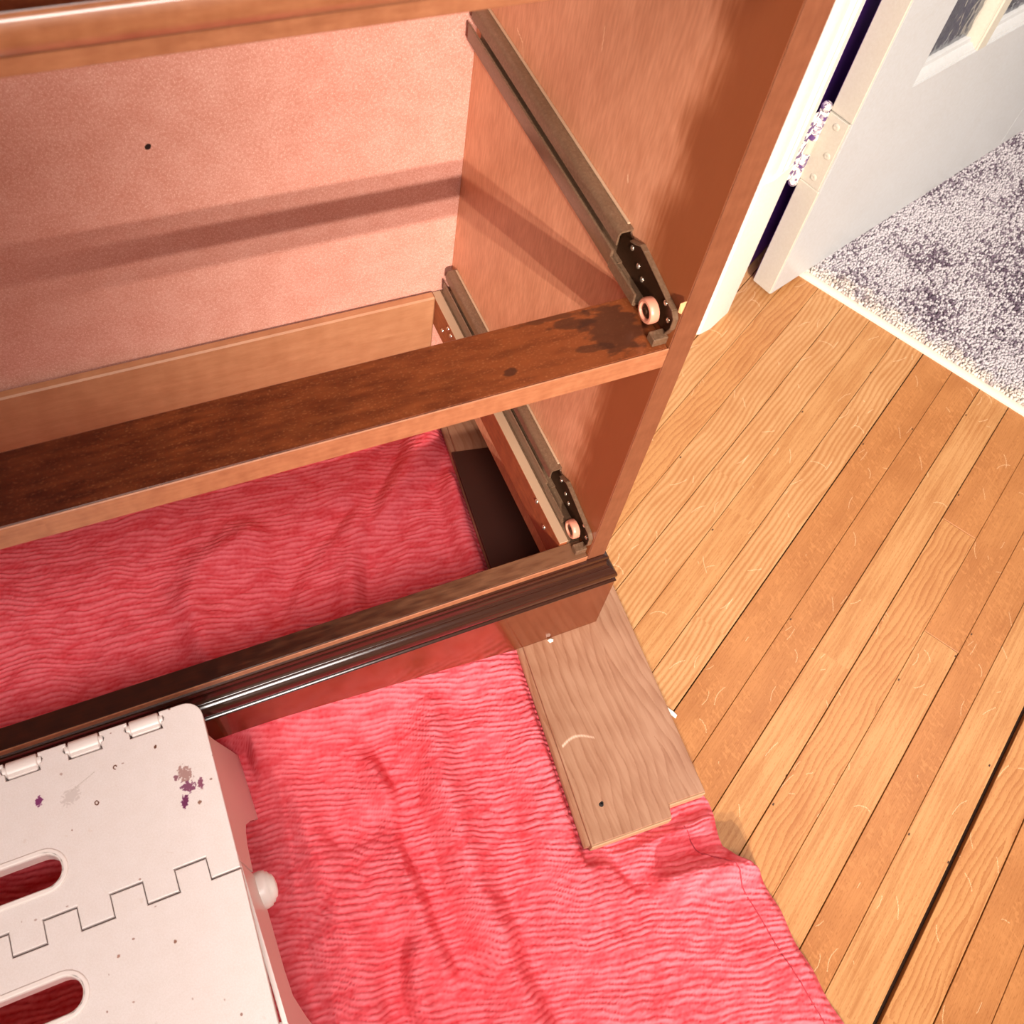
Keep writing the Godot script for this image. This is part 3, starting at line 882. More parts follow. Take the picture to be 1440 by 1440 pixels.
func slide(parent: Node, dy: float) -> void:
	# pressed steel channel on the side panel, open towards the drawer
	var b := MB.new(2)
	var ch := PackedVector2Array([Vector2(-0.0002, 0.607), Vector2(-0.0105, 0.607), Vector2(-0.0130, 0.6055), Vector2(-0.0140, 0.6025), Vector2(-0.0140, 0.5925), Vector2(-0.0128, 0.5915), Vector2(-0.0122, 0.5925), Vector2(-0.0122, 0.6020), Vector2(-0.0112, 0.6045), Vector2(-0.0016, 0.6050), Vector2(-0.0016, 0.5695), Vector2(-0.0125, 0.5695), Vector2(-0.0140, 0.5715), Vector2(-0.0140, 0.5845), Vector2(-0.0150, 0.5875), Vector2(-0.0168, 0.5870), Vector2(-0.0162, 0.5700), Vector2(-0.0145, 0.5672), Vector2(-0.0120, 0.5660), Vector2(-0.0002, 0.5660)])
	var fr := frame(Vector3(1, 0, 0), Vector3(0, 1, 0), Vector3(0, 0, 1), Vector3(0, dy, 0))
	b.sweep(ch, fr, -0.412, -0.092, true, 0, 0, 50.0)
	var s := obj("drawer_slide", b.done(), M.steel, parent)
	var de := MB.new(2)
	de.box(Vector3(-0.0030, 0.6068 + dy, -0.410), Vector3(-0.0002, 0.6086 + dy, -0.098), 0.0006)
	obj("highlight_dust_edge", de.done(), M.block_top, s)  # pale strip: edge highlight put into the colour, with some dust
	# lower lip runs on to the roller
	var b2 := MB.new(2)
	var lip := PackedVector2Array([Vector2(-0.0016, 0.5680), Vector2(-0.0140, 0.5695), Vector2(-0.0145, 0.5800), Vector2(-0.0165, 0.5800), Vector2(-0.0160, 0.5680), Vector2(-0.0140, 0.5660), Vector2(-0.0016, 0.5660)])
	b2.sweep(lip, fr, -0.0920, -0.046, true)
	obj("lower_lip", b2.done(), M.steel, s)
	# front bracket with its scalloped upper edge (outline in z, y)
	var pl := PackedVector2Array([Vector2(-0.104, 0.566), Vector2(-0.104, 0.606), Vector2(-0.096, 0.606), Vector2(-0.091, 0.6015), Vector2(-0.086, 0.6000), Vector2(-0.078, 0.6040), Vector2(-0.071, 0.6085), Vector2(-0.064, 0.6075), Vector2(-0.020, 0.5980), Vector2(-0.009, 0.5960), Vector2(-0.004, 0.5910), Vector2(-0.0035, 0.5800), Vector2(-0.008, 0.5690), Vector2(-0.016, 0.5650), Vector2(-0.060, 0.5640)])
	var b3 := MB.new(2)
	b3.slab(pl, [], 0.0004, 0.0020, 0.0004, frame(Vector3(0, 0, 1), Vector3(-1, 0, 0), Vector3(0, 1, 0), Vector3(0, dy, 0)), 1)
	obj("bracket", b3.done(), M.steel_dark, s)
	# rolled bright rim along the bracket's upper edge
	var b4 := MB.new(2)
	for k in range(2, 10):
		var p := Vector3(-0.0026, pl[k].y + dy, pl[k].x)
		var q := Vector3(-0.0026, pl[k + 1].y + dy, pl[k + 1].x)
		var d := (q - p)
		var xa := Vector3.RIGHT
		var za := d.normalized()
		b4.box(Vector3(-0.0026, -0.0009, -0.0002), Vector3(0.0026, 0.0009, d.length() + 0.0002), 0.0005, frame(xa, za.cross(xa), za, p))
	obj("rim", b4.done(), M.steel, s)
	for q in [[-0.0845, 0.5930], [-0.0700, 0.5860], [-0.0600, 0.5800], [-0.0225, 0.5905], [-0.0125, 0.5800]]:
		var b5 := MB.new(2)
		b5.lathe(PackedVector2Array([Vector2(0.0026, 0), Vector2(0.0024, 0.0008), Vector2(0.0014, 0.0014), Vector2(0, 0.0016)]), frame(Vector3(0, 1, 0), Vector3(-1, 0, 0), Vector3(0, 0, 1), Vector3(-0.0019, q[1] + dy, q[0])), 12, 80.0)
		obj("rivet", b5.done(), M.rivet, s)
	var b6 := MB.new(2)
	b6.lathe(PackedVector2Array([Vector2(0.0, -0.0045), Vector2(0.0095, -0.0045), Vector2(0.0112, -0.0033), Vector2(0.0115, 0.0), Vector2(0.0112, 0.0033), Vector2(0.0102, 0.0045), Vector2(0.0082, 0.0047), Vector2(0.0072, 0.0030), Vector2(0.0050, 0.0026), Vector2(0.0, 0.0026)]), frame(Vector3(0, 1, 0), Vector3(-1, 0, 0), Vector3(0, 0, 1), Vector3(-0.0105, 0.5775 + dy, -0.0290)), 26, 35.0)
	var ro := obj("roller", b6.done(), M.roller, s)
	ro.set_meta("label", "pinkish plastic roller")
	var b7 := MB.new(2)
	b7.lathe(PackedVector2Array([Vector2(0.0066, 0.0), Vector2(0.0066, 0.0006), Vector2(0.0042, 0.0014), Vector2(0.0030, 0.0012), Vector2(0.0022, 0.0022), Vector2(0, 0.0025)]), frame(Vector3(0, 1, 0), Vector3(-1, 0, 0), Vector3(0, 0, 1), Vector3(-0.0128, 0.5775 + dy, -0.0290)), 18, 35.0)
	obj("axle", b7.done(), M.steel_dark, s)
	var b8 := MB.new(2)
	b8.box(Vector3(-0.0160, 0.5600 + dy, -0.0150), Vector3(-0.0020, 0.5685 + dy, -0.0042), 0.0008)
	obj("stop_tab", b8.done(), M.steel, s)

func build_dresser() -> void:
	var d := thing("dresser", "brown wooden dresser with its drawers taken out, standing on the board", "dresser")
	# carcass
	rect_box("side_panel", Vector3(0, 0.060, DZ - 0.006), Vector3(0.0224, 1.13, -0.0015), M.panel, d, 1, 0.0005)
	rect_box("edge_band", Vector3(-0.0002, 0.1885, -0.0015), Vector3(0.0226, 1.13, 0.0), M.front_edge, d, 1, 0.0006).set_meta("label", "orange brown front edge of the side panel")
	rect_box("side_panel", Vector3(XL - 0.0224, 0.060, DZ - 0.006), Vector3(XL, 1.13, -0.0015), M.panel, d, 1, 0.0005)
	rect_box("edge_band", Vector3(XL - 0.0226, 0.1885, -0.0015), Vector3(XL + 0.0002, 1.13, 0.0), M.front_edge, d, 1, 0.0006)
	rect_box("back_panel", Vector3(XL, 0.060, DZ - 0.0055), Vector3(0, 1.13, DZ), M.fibre, d, 0, 0.0005).set_meta("label", "pinkish tan fibreboard back with a small dark hole")
	rect_box("top_board", Vector3(XL - 0.035, 1.13, DZ - 0.008), Vector3(0.035, 1.152, 0.018), M.outside, d, 0, 0.003)
	# rail between the drawer openings
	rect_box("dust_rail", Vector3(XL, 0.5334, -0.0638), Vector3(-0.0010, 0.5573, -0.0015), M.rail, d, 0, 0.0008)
	rect_box("edge_band", Vector3(XL, 0.5332, -0.0015), Vector3(-0.0004, 0.5575, 0.0), M.edge, d, 0, 0.0007).set_meta("label", "lighter front edge of the middle rail")
	# rail above, its front in two bands
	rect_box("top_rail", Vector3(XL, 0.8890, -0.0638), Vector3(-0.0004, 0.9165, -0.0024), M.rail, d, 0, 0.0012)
	var tb := MB.new(0)
	tb.sweep(PackedVector2Array([Vector2(-0.0015, 0.9000), Vector2(0.0010, 0.9000), Vector2(0.0018, 0.9008), Vector2(0.0022, 0.9060), Vector2(0.0020, 0.9105), Vector2(0.0014, 0.9128), Vector2(0.0004, 0.9148), Vector2(-0.0010, 0.9160), Vector2(-0.0026, 0.9165), Vector2(-0.0026, 0.9000)]), frame(Vector3(0, 0, 1), Vector3(0, 1, 0), Vector3(1, 0, 0)), XL, -0.0004, true, 0, 0, 60.0)
	obj("edge_band", tb.done(), M.edge_gloss, d)
	rect_box("edge_band", Vector3(XL, 0.8890, -0.0015), Vector3(-0.0004, 0.8992, -0.0002), M.edge, d, 0, 0.0006)
	# rail along the bottom at the back
	var rr := rect_box("rear_rail", Vector3(XL, 0.060, -0.4228), Vector3(-0.0263, 0.2050, -0.4100), M.pine, d, 0, 0.0022)
	rr.set_meta("label", "pale brown rail along the foot of the back")
	# added dark slab standing in for the shade on the board inside the base
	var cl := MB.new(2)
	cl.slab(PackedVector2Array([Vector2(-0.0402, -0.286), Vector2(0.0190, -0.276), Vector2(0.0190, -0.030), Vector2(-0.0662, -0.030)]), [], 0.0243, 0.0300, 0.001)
	obj("shade_slab", cl.done(), M.slab_shade, d)
	# runner at the side, under the lower slide
	var rb := rect_box("runner_block", Vector3(-0.0262, 0.1520, -0.4240), Vector3(-0.0160, 0.2000, -0.0240), M.block, d, 2, 0.0008)
	rect_box("runner_cap", Vector3(-0.0262, 0.2000, -0.4240), Vector3(-0.0150, 0.2012, -0.0240), M.block_top, rb, 2, 0.0004).set_meta("label", "dusty pale top of the runner")
	rect_box("runner_web", Vector3(-0.0160, 0.1900, -0.4240), Vector3(-0.0004, 0.2010, -0.0240), M.steel, rb, 2, 0.0004)
	for q in [[0.1965, -0.0867], [0.1800, -0.0600], [0.1930, -0.3657], [0.1720, -0.3819], [0.1900, -0.3559]]:
		var b := MB.new(0)
		b.lathe(PackedVector2Array([Vector2(0.0030, 0), Vector2(0.0028, 0.0010), Vector2(0.0018, 0.0020), Vector2(0, 0.0023)]), frame(Vector3(0, 1, 0), Vector3(-1, 0, 0), Vector3(0, 0, 1), Vector3(-0.0261, q[0], q[1])), 12, 80.0)
		obj("screw", b.done(), M.rivet, rb)
	slide(d, 0.0)
	slide(d, -0.3600)
	# base: rail, moulding, plinth
	rect_box("base_rail", Vector3(XL, 0.1500, -0.0240), Vector3(-0.0004, 0.1959, -0.0015), M.base_top, d, 0, 0.0008)
	rect_box("edge_band", Vector3(XL, 0.1700, -0.0015), Vector3(-0.0004, 0.1960, 0.0), M.edge, d, 0, 0.0006)
	var pr := PackedVector2Array([Vector2(-0.012, 0.1405), Vector2(0.0158, 0.1405), Vector2(0.0176, 0.1414), Vector2(0.0178, 0.1430), Vector2(0.0166, 0.1442), Vector2(0.0138, 0.1446), Vector2(0.0136, 0.1462), Vector2(0.0158, 0.1490), Vector2(0.0168, 0.1525), Vector2(0.0166, 0.1560), Vector2(0.0154, 0.1595), Vector2(0.0132, 0.1622), Vector2(0.0104, 0.1640), Vector2(0.0082, 0.1646), Vector2(0.0080, 0.1664), Vector2(0.0064, 0.1672), Vector2(0.0050, 0.1690), Vector2(0.0041, 0.1720), Vector2(0.0036, 0.1760), Vector2(0.0034, 0.1800), Vector2(0.0046, 0.1822), Vector2(0.0046, 0.1850), Vector2(0.0036, 0.1868), Vector2(0.0, 0.1872), Vector2(-0.012, 0.1872)])
	var mo := MB.new(0)
	mo.sweep(pr, frame(Vector3(0, 0, 1), Vector3(0, 1, 0), Vector3(1, 0, 0)), XL - 0.0224, 0.0224, true, -1.0, 1.0, 50.0)
	obj("moulding", mo.done(), M.mould, d)
	var m2 := MB.new(2)
	m2.sweep(pr, frame(Vector3(1, 0, 0), Vector3(0, 1, 0), Vector3(0, 0, 1), Vector3(0.0224, 0, 0)), DZ - 0.006, 0.0, true, 0.0, 1.0, 50.0)
	obj("moulding", m2.done(), M.mould, d)
	# plinth with a low arch between its bracket feet (outline in x, y)
	var ol := PackedVector2Array([Vector2(0.0405, 0.0240), Vector2(0.0405, 0.1405), Vector2(XL - 0.0405, 0.1405), Vector2(XL - 0.0405, 0.0240)])
	var arc := [[0.058, 0.024], [0.085, 0.0265], [0.12, 0.0330], [0.16, 0.0405], [0.195, 0.0462], [0.25, 0.0550], [0.30, 0.0628], [0.34, 0.0690], [0.37, 0.0730], [0.41, 0.0755], [0.45, 0.0760]]
	for k in arc.size(): ol.append(Vector2(XL + arc[k][0], arc[k][1]))
	for k in range(arc.size() - 1, -1, -1): ol.append(Vector2(-arc[k][0], arc[k][1]))
	var pb := MB.new(0)
	pb.slab(ol, [], -0.004, 0.0158, 0.0012, frame(Vector3(1, 0, 0), Vector3(0, 0, 1), Vector3(0, 1, 0)), 2)
	obj("plinth", pb.done(), M.plinth, d)
	rect_box("plinth", Vector3(0.0228, 0.0240, DZ - 0.006), Vector3(0.0405, 0.1405, -0.0045), M.plinth, d, 2, 0.001)
	rect_box("plinth", Vector3(XL - 0.0405, 0.0240, DZ - 0.006), Vector3(XL - 0.0228, 0.1405, -0.0045), M.plinth, d, 2, 0.001)
	# a torn sliver on the front edge above the upper roller
	var sp := MB.new(1)
	sp.st.set_smooth_group(-1)
	var o := Vector3(-0.0015, 0.604, -0.002)
	var a := [o + Vector3(0.001, -0.006, 0), o + Vector3(-0.007, 0.003, 0.004), o + Vector3(-0.004, 0.008, 0.0), o + Vector3(-0.001, 0.013, 0.003), o + Vector3(0.001, 0.008, -0.002)]
	for k in range(1, 4):
		var nn: Vector3 = (a[k] - a[0]).cross(a[k + 1] - a[0]).normalized()
		sp.tri(a[0], a[k], a[k + 1], nn, nn, nn)
		sp.tri(a[0] + Vector3(0.0012, 0, -0.0012), a[k], a[k + 1], -nn, -nn, -nn)
	obj("splinter", sp.done(), M.splinter, d)

func build_board() -> void:
	var b := thing("wooden_board", "loose light brown board lying under the dresser's front foot", "board")
	var ol := PackedVector2Array([Vector2(-0.0250, -0.360), Vector2(-0.0890, 0.2675), Vector2(0.0130, 0.2735), Vector2(0.0140, 0.2735), Vector2(0.0185, 0.2585), Vector2(0.0666, 0.2616), Vector2(0.1075, -0.360)])
	var m := MB.new(2)
	m.slab(ol, [], 0.0042, 0.0240, 0.0014)
	obj("plank", m.done(), M.board, b)
	# pale raw lip along the cut end and the tongue on its left edge
	var e := MB.new(0)
	for q in [[Vector2(-0.0888, 0.2678), Vector2(0.0132, 0.2738)], [Vector2(0.0187, 0.2588), Vector2(0.0664, 0.2619)]]:
		var p: Vector2 = q[0]
		var d: Vector2 = q[1] - q[0]
		var x := Vector3(d.x, 0, d.y).normalized()
		e.box(Vector3(0, 0.006, -0.0005), Vector3(d.length(), 0.0230, 0.0016), 0.0006, frame(x, UP, x.cross(UP), Vector3(p.x, 0, p.y)))
	obj("cut_end", e.done(), M.board_edge, b).set_meta("label", "raw pale cut end")
	var t := MB.new(2)
	var p0 := Vector3(-0.0250, 0, -0.360)
	var dd := (Vector3(-0.0890, 0, 0.2675) - p0)
	var z := dd.normalized()
	t.sweep(PackedVector2Array([Vector2(0.0, 0.006), Vector2(0.0, 0.0190), Vector2(-0.0045, 0.0175), Vector2(-0.0070, 0.0140), Vector2(-0.0070, 0.0105), Vector2(-0.0045, 0.0070)]), frame(UP.cross(z), UP, z, p0), 0.0, dd.length() - 0.002, true)
	obj("tongue", t.done(), M.board, b)
	for q in [[-0.0577, 0.229, 0.003], [-0.0560, 0.2275, 0.002]]:
		var h := MB.new(0)
		h.lathe(PackedVector2Array([Vector2(q[2], 0.0), Vector2(q[2] * 0.8, 0.0004), Vector2(0, 0.0004)]), Transform3D(Basis.IDENTITY, Vector3(q[0], 0.02395, q[1])), 9)
		obj("nail_hole", h.done(), M.hole, b)

# ---------------------------------------------------------------- towel
var tw_h := PackedFloat32Array()
var tw_nu := 0
var tw_nv := 0
const TX0 := -1.02
const TZ0 := -0.42
const TZ1 := 0.61

func edge_x(z: float) -> float:
	var pts := [[-0.5, -0.012], [-0.36, -0.012], [0.2, -0.02], [0.235, 0.055], [0.262, 0.0715], [0.2715, 0.0722], [0.300, 0.0665], [0.3231, 0.0640], [0.345, 0.0745], [0.3658, 0.0870], [0.4056, 0.0885], [0.4609, 0.0885], [0.5408, 0.0935], [0.7, 0.099]]
	for i in pts.size() - 1:
		if z <= pts[i + 1][0]:
			return lerpf(pts[i][1], pts[i + 1][1], clampf((z - pts[i][0]) / (pts[i + 1][0] - pts[i][0]), 0, 1)) + 0.0012 * sin(z * 95.0)
	return 0.099

func seg_d2(p: Vector2, a: Vector2, b: Vector2) -> float:
	var ab := b - a
	var t := clampf((p - a).dot(ab) / ab.length_squared(), 0.0, 1.0)
	return (p - a - ab * t).length_squared()

func arch_y(x: float) -> float:
	var pts := [[-0.45, 0.076], [-0.41, 0.0755], [-0.37, 0.073], [-0.34, 0.069], [-0.30, 0.0628], [-0.25, 0.055], [-0.195, 0.0462], [-0.16, 0.0405], [-0.12, 0.033], [-0.085, 0.0265], [-0.058, 0.024]]
	if x <= -0.45: return 0.076
	for i in pts.size() - 1:
		if x <= pts[i + 1][0]: return lerpf(pts[i][1], pts[i + 1][1], (x - pts[i][0]) / (pts[i + 1][0] - pts[i][0]))
	return 0.024

func build_towel() -> void:
	# folds: amplitude, width, points (x, z)
	var folds := [
		[-0.010, 0.015, [-0.2493, -0.0048, -0.2644, 0.0796, -0.2569, 0.1214, -0.2664, 0.1787, -0.271, 0.2352, -0.2699, 0.2813, -0.2667, 0.3289, -0.2805, 0.3823, -0.285, 0.5]],
		[0.009, 0.013, [-0.2870, 0.0850, -0.2890, 0.150, -0.2960, 0.2352, -0.2950, 0.2813, -0.2900, 0.3289]],
		[-0.006, 0.014, [-0.3021, 0.0184, -0.2741, 0.0895, -0.2536, 0.129]],
		[-0.007, 0.016, [-0.3473, 0.1523, -0.2929, 0.1485, -0.2731, 0.203]],
		[0.013, 0.020, [-0.2042, 0.0464, -0.2199, 0.1333, -0.2255, 0.207, -0.2282, 0.2559, -0.226, 0.2915, -0.2229, 0.3241, -0.2227, 0.3774, -0.215, 0.52]],
		[-0.009, 0.018, [-0.1522, 0.1232, -0.1624, 0.2004, -0.1895, 0.2985, -0.2029, 0.3479, -0.1987, 0.38, -0.1884, 0.4214, -0.17, 0.52]],
		[0.006, 0.028, [-0.0916, 0.0474, -0.1001, 0.1513, -0.1126, 0.259, -0.1094, 0.3475, -0.1179, 0.4513]],
		[-0.006, 0.007, [-0.0812, 0.2719, -0.0651, 0.2954, -0.0548, 0.3207]],
		[0.008, 0.018, [-0.3843, 0.0529, -0.3765, 0.1152, -0.3737, 0.2307, -0.3801, 0.3401]],
		[-0.008, 0.012, [-0.3268, 0.2772, -0.3474, 0.325, -0.3532, 0.3815]],
		[0.010, 0.014, [-0.320, 0.300, -0.325, 0.345, -0.330, 0.42]],
		[0.015, 0.015, [-0.02, 0.338, 0.03, 0.345, 0.09, 0.362]],
		[-0.007, 0.010, [-0.01, 0.302, 0.03, 0.310, 0.07, 0.318]],
		[0.010, 0.022, [-0.0585, -0.3315, -0.1273, -0.2607, -0.1866, -0.222, -0.235, -0.1385, -0.2538, -0.0828]],
		[-0.010, 0.016, [-0.0786, -0.3777, -0.1546, -0.2732, -0.2019, -0.1838, -0.215, -0.12]],
		[-0.008, 0.016, [-0.2104, -0.2537, -0.259, -0.2246, -0.3044, -0.1852, -0.3315, -0.1417]],
		[0.011, 0.024, [-0.3359, -0.2518, -0.3971, -0.2294, -0.426, -0.1868, -0.4248, -0.0951]],
		[-0.005, 0.014, [-0.0321, -0.3162, -0.0794, -0.2462, -0.0996, -0.1196]],
		[0.008, 0.020, [-0.055, -0.24, -0.075, -0.17, -0.085, -0.08]],
	]
	var cs := 0.004
	var cx := int((0.12 - TX0) / cs) + 3
	var cz := int((TZ1 - TZ0) / cs) + 3
	var co := PackedFloat32Array()
	co.resize(cx * cz)
	var nb := noise(501, 7.0, 3)
	for i in cx * cz:
		co[i] = 0.014 + 0.0085 * nb.get_noise_2d(TX0 + cs * (i % cx), TZ0 + cs * (i / cx))
	for f in folds:
		var p: Array = f[2]
		var lo := Vector2(9, 9); var hi := Vector2(-9, -9)
		for k in range(0, p.size(), 2):
			lo = lo.min(Vector2(p[k], p[k + 1])); hi = hi.max(Vector2(p[k], p[k + 1]))
		var m: float = f[1] * 2.6
		for j in range(maxi(0, int((lo.y - m - TZ0) / cs)), mini(cz, int((hi.y + m - TZ0) / cs) + 2)):
			for i in range(maxi(0, int((lo.x - m - TX0) / cs)), mini(cx, int((hi.x + m - TX0) / cs) + 2)):
				var q := Vector2(TX0 + cs * i, TZ0 + cs * j)
				var d2 := 1e9
				for k in range(0, p.size() - 2, 2): d2 = minf(d2, seg_d2(q, Vector2(p[k], p[k + 1]), Vector2(p[k + 2], p[k + 3])))
				co[j * cx + i] += 1.9 * f[0] * exp(-d2 / (f[1] * f[1]))
	# where it is pressed flat by the board, pushed up under the plinth, or stood on by the stool
	for j in cz:
		for i in cx:
			var x := TX0 + cs * i
			var z := TZ0 + cs * j
			var h := maxf(co[j * cx + i], 0.0042)
			var lf := -0.0250 - 0.102 * (z + 0.36)
			if z < 0.30:
				var inside := smoothstep(lf - 0.016, lf - 0.006, x)
				if z > 0.262: inside *= 1.0 - smoothstep(0.274, 0.292, z)
				h = lerpf(h, 0.0028, inside)
			if z > -0.20 and z < 0.20 and x < -0.05:
				var top := arch_y(x) - 0.0035
				var wgt := exp(-pow((z - 0.004) / 0.036, 2.0)) * smoothstep(-0.05, -0.09, x)
				if x < -0.405: wgt *= lerpf(1.0, 0.0, smoothstep(-0.405, -0.44, x) * smoothstep(0.006, 0.02, z))
				h = maxf(h, lerpf(h, top, wgt))
			if x < -0.408 and z > 0.015: h = lerpf(h, minf(h, 0.0115), smoothstep(-0.408, -0.418, x) * smoothstep(0.015, 0.022, z))
			co[j * cx + i] = h
	# fine cloth with its ribs
	tw_nu = 380
	tw_nv = 1080
	var na := noise(503, 7.0, 2)
	var nw := noise(504, 26.0, 2)
	var nm := noise(505, 38.0, 2)
	var nt := noise(506, 210.0, 1)
	var pos := PackedVector3Array(); var nor := PackedVector3Array(); var col := PackedColorArray()
	var n := tw_nu * tw_nv
	pos.resize(n); nor.resize(n); col.resize(n)
	tw_h.resize(n)
	for v in tw_nv:
		var z := TZ0 + (TZ1 - TZ0) * v / (tw_nv - 1)
		var xe := edge_x(z)
		var cosr := 0.957 if z > 0.0 else 0.982
		var sinr := 0.289 if z > 0.0 else 0.178
		for u in tw_nu:
			var x := lerpf(TX0, xe, float(u) / (tw_nu - 1))
			var fx := (x - TX0) / cs; var fz := (z - TZ0) / cs
			var ix := int(fx); var iz := int(fz)
			fx -= ix; fz -= iz
			var o := iz * cx + ix
			var h := lerpf(lerpf(co[o], co[o + 1], fx), lerpf(co[o + cx], co[o + cx + 1], fx), fz)
			var a1 := na.get_noise_2d(x, z)
			var a2 := nw.get_noise_2d(x, z * 1.4)
			var q := z * cosr - x * sinr + 0.011 * a1 + 0.0022 * a2 - 0.30 * h
			var s := absf(sin(q * PI / 0.0068))
			var rib := pow(s, 0.75)
			var am := clampf(0.75 + 0.9 * nm.get_noise_2d(x * 0.6, z * 1.5), 0.25, 1.0)
			var tr := nt.get_noise_2d(x * 0.8, z)
			h += (rib - 0.5) * 0.0026 * am + 0.0006 * tr
			if u > tw_nu - 4: h = lerpf(h, 0.0015, (u - tw_nu + 4) / 3.0 * 0.75)
			tw_h[v * tw_nu + u] = h
			pos[v * tw_nu + u] = Vector3(x, maxf(h, 0.0006), z)
			var k := clampf(0.15 + 0.85 * rib * am + 0.18 * tr, 0, 1)
			col[v * tw_nu + u] = Color(0.62, 0.030, 0.042).lerp(Color(0.85, 0.180, 0.215), k)  # shade between the ribs painted in as deeper red, crests pinker
	var idx := PackedInt32Array()
	for v in tw_nv:
		for u in tw_nu:
			var a := pos[v * tw_nu + maxi(u - 1, 0)]; var b := pos[v * tw_nu + mini(u + 1, tw_nu - 1)]
			var c := pos[maxi(v - 1, 0) * tw_nu + u]; var d := pos[mini(v + 1, tw_nv - 1) * tw_nu + u]
			nor[v * tw_nu + u] = (d - c).cross(b - a).normalized()
	for v in tw_nv - 1:
		for u in tw_nu - 1:
			var i := v * tw_nu + u
			idx.append_array([i, i + 1, i + tw_nu, i + 1, i + tw_nu + 1, i + tw_nu])
	var arr := []
	arr.resize(Mesh.ARRAY_MAX)
	arr[Mesh.ARRAY_VERTEX] = pos; arr[Mesh.ARRAY_NORMAL] = nor; arr[Mesh.ARRAY_COLOR] = col; arr[Mesh.ARRAY_INDEX] = idx
	var am2 := ArrayMesh.new()
	am2.add_surface_from_arrays(Mesh.PRIMITIVE_TRIANGLES, arr)
	var t := thing("towel", "faded red ribbed towel spread under the dresser and the stool", "towel")
	obj("cloth", am2, M.towel, t)
	# seam of the hem: a line of stitching along the right-hand edge
	var sb := MB.new(2)
	var line := [[0.0263, 0.2864], [0.0303, 0.3211], [0.0539, 0.3479], [0.0593, 0.3964], [0.0625, 0.4545], [0.0708, 0.5314], [0.078, 0.60]]
	var ps := []
	for k in line.size() - 1:
		var a := Vector2(line[k][0], line[k][1]); var b := Vector2(line[k + 1][0], line[k + 1][1])
		var cnt := int(a.distance_to(b) / 0.003)
		for i in cnt: ps.append(a.lerp(b, i / float(cnt)))
	for k in ps.size() - 1:
		var a3 := Vector3(ps[k].x, towel_y(ps[k].x, ps[k].y) + 0.0002, ps[k].y); var b3 := Vector3(ps[k + 1].x, towel_y(ps[k + 1].x, ps[k + 1].y) + 0.0002, ps[k + 1].y)
		var zz := (b3 - a3).normalized()
		var xx := UP.cross(zz).normalized()
		sb.box(Vector3(-0.0007, -0.0006, 0), Vector3(0.0007, 0.0005, a3.distance_to(b3)), 0.0003, frame(xx, zz.cross(xx), zz, a3))
	obj("hem_stitch", sb.done(), M.stitch, t)

func towel_y(x: float, z: float) -> float:
	var v := clampi(int((z - TZ0) / (TZ1 - TZ0) * (tw_nv - 1) + 0.5), 0, tw_nv - 1)
	var u := clampi(int((x - TX0) / (edge_x(z) - TX0) * (tw_nu - 1) + 0.5), 0, tw_nu - 1)
	return tw_h[v * tw_nu + u]

# ---------------------------------------------------------------- folding stool
func stadium(x0: float, x1: float, zc: float, r: float) -> PackedVector2Array:
	var p := PackedVector2Array()
	for i in 13:
		var a := -PI / 2 + PI * i / 12.0
		p.append(Vector2(x1 - r + r * cos(a), zc + r * sin(a)))
	for i in 13:
		var a := PI / 2 + PI * i / 12.0
		p.append(Vector2(x0 + r + r * cos(a), zc + r * sin(a)))
	return p

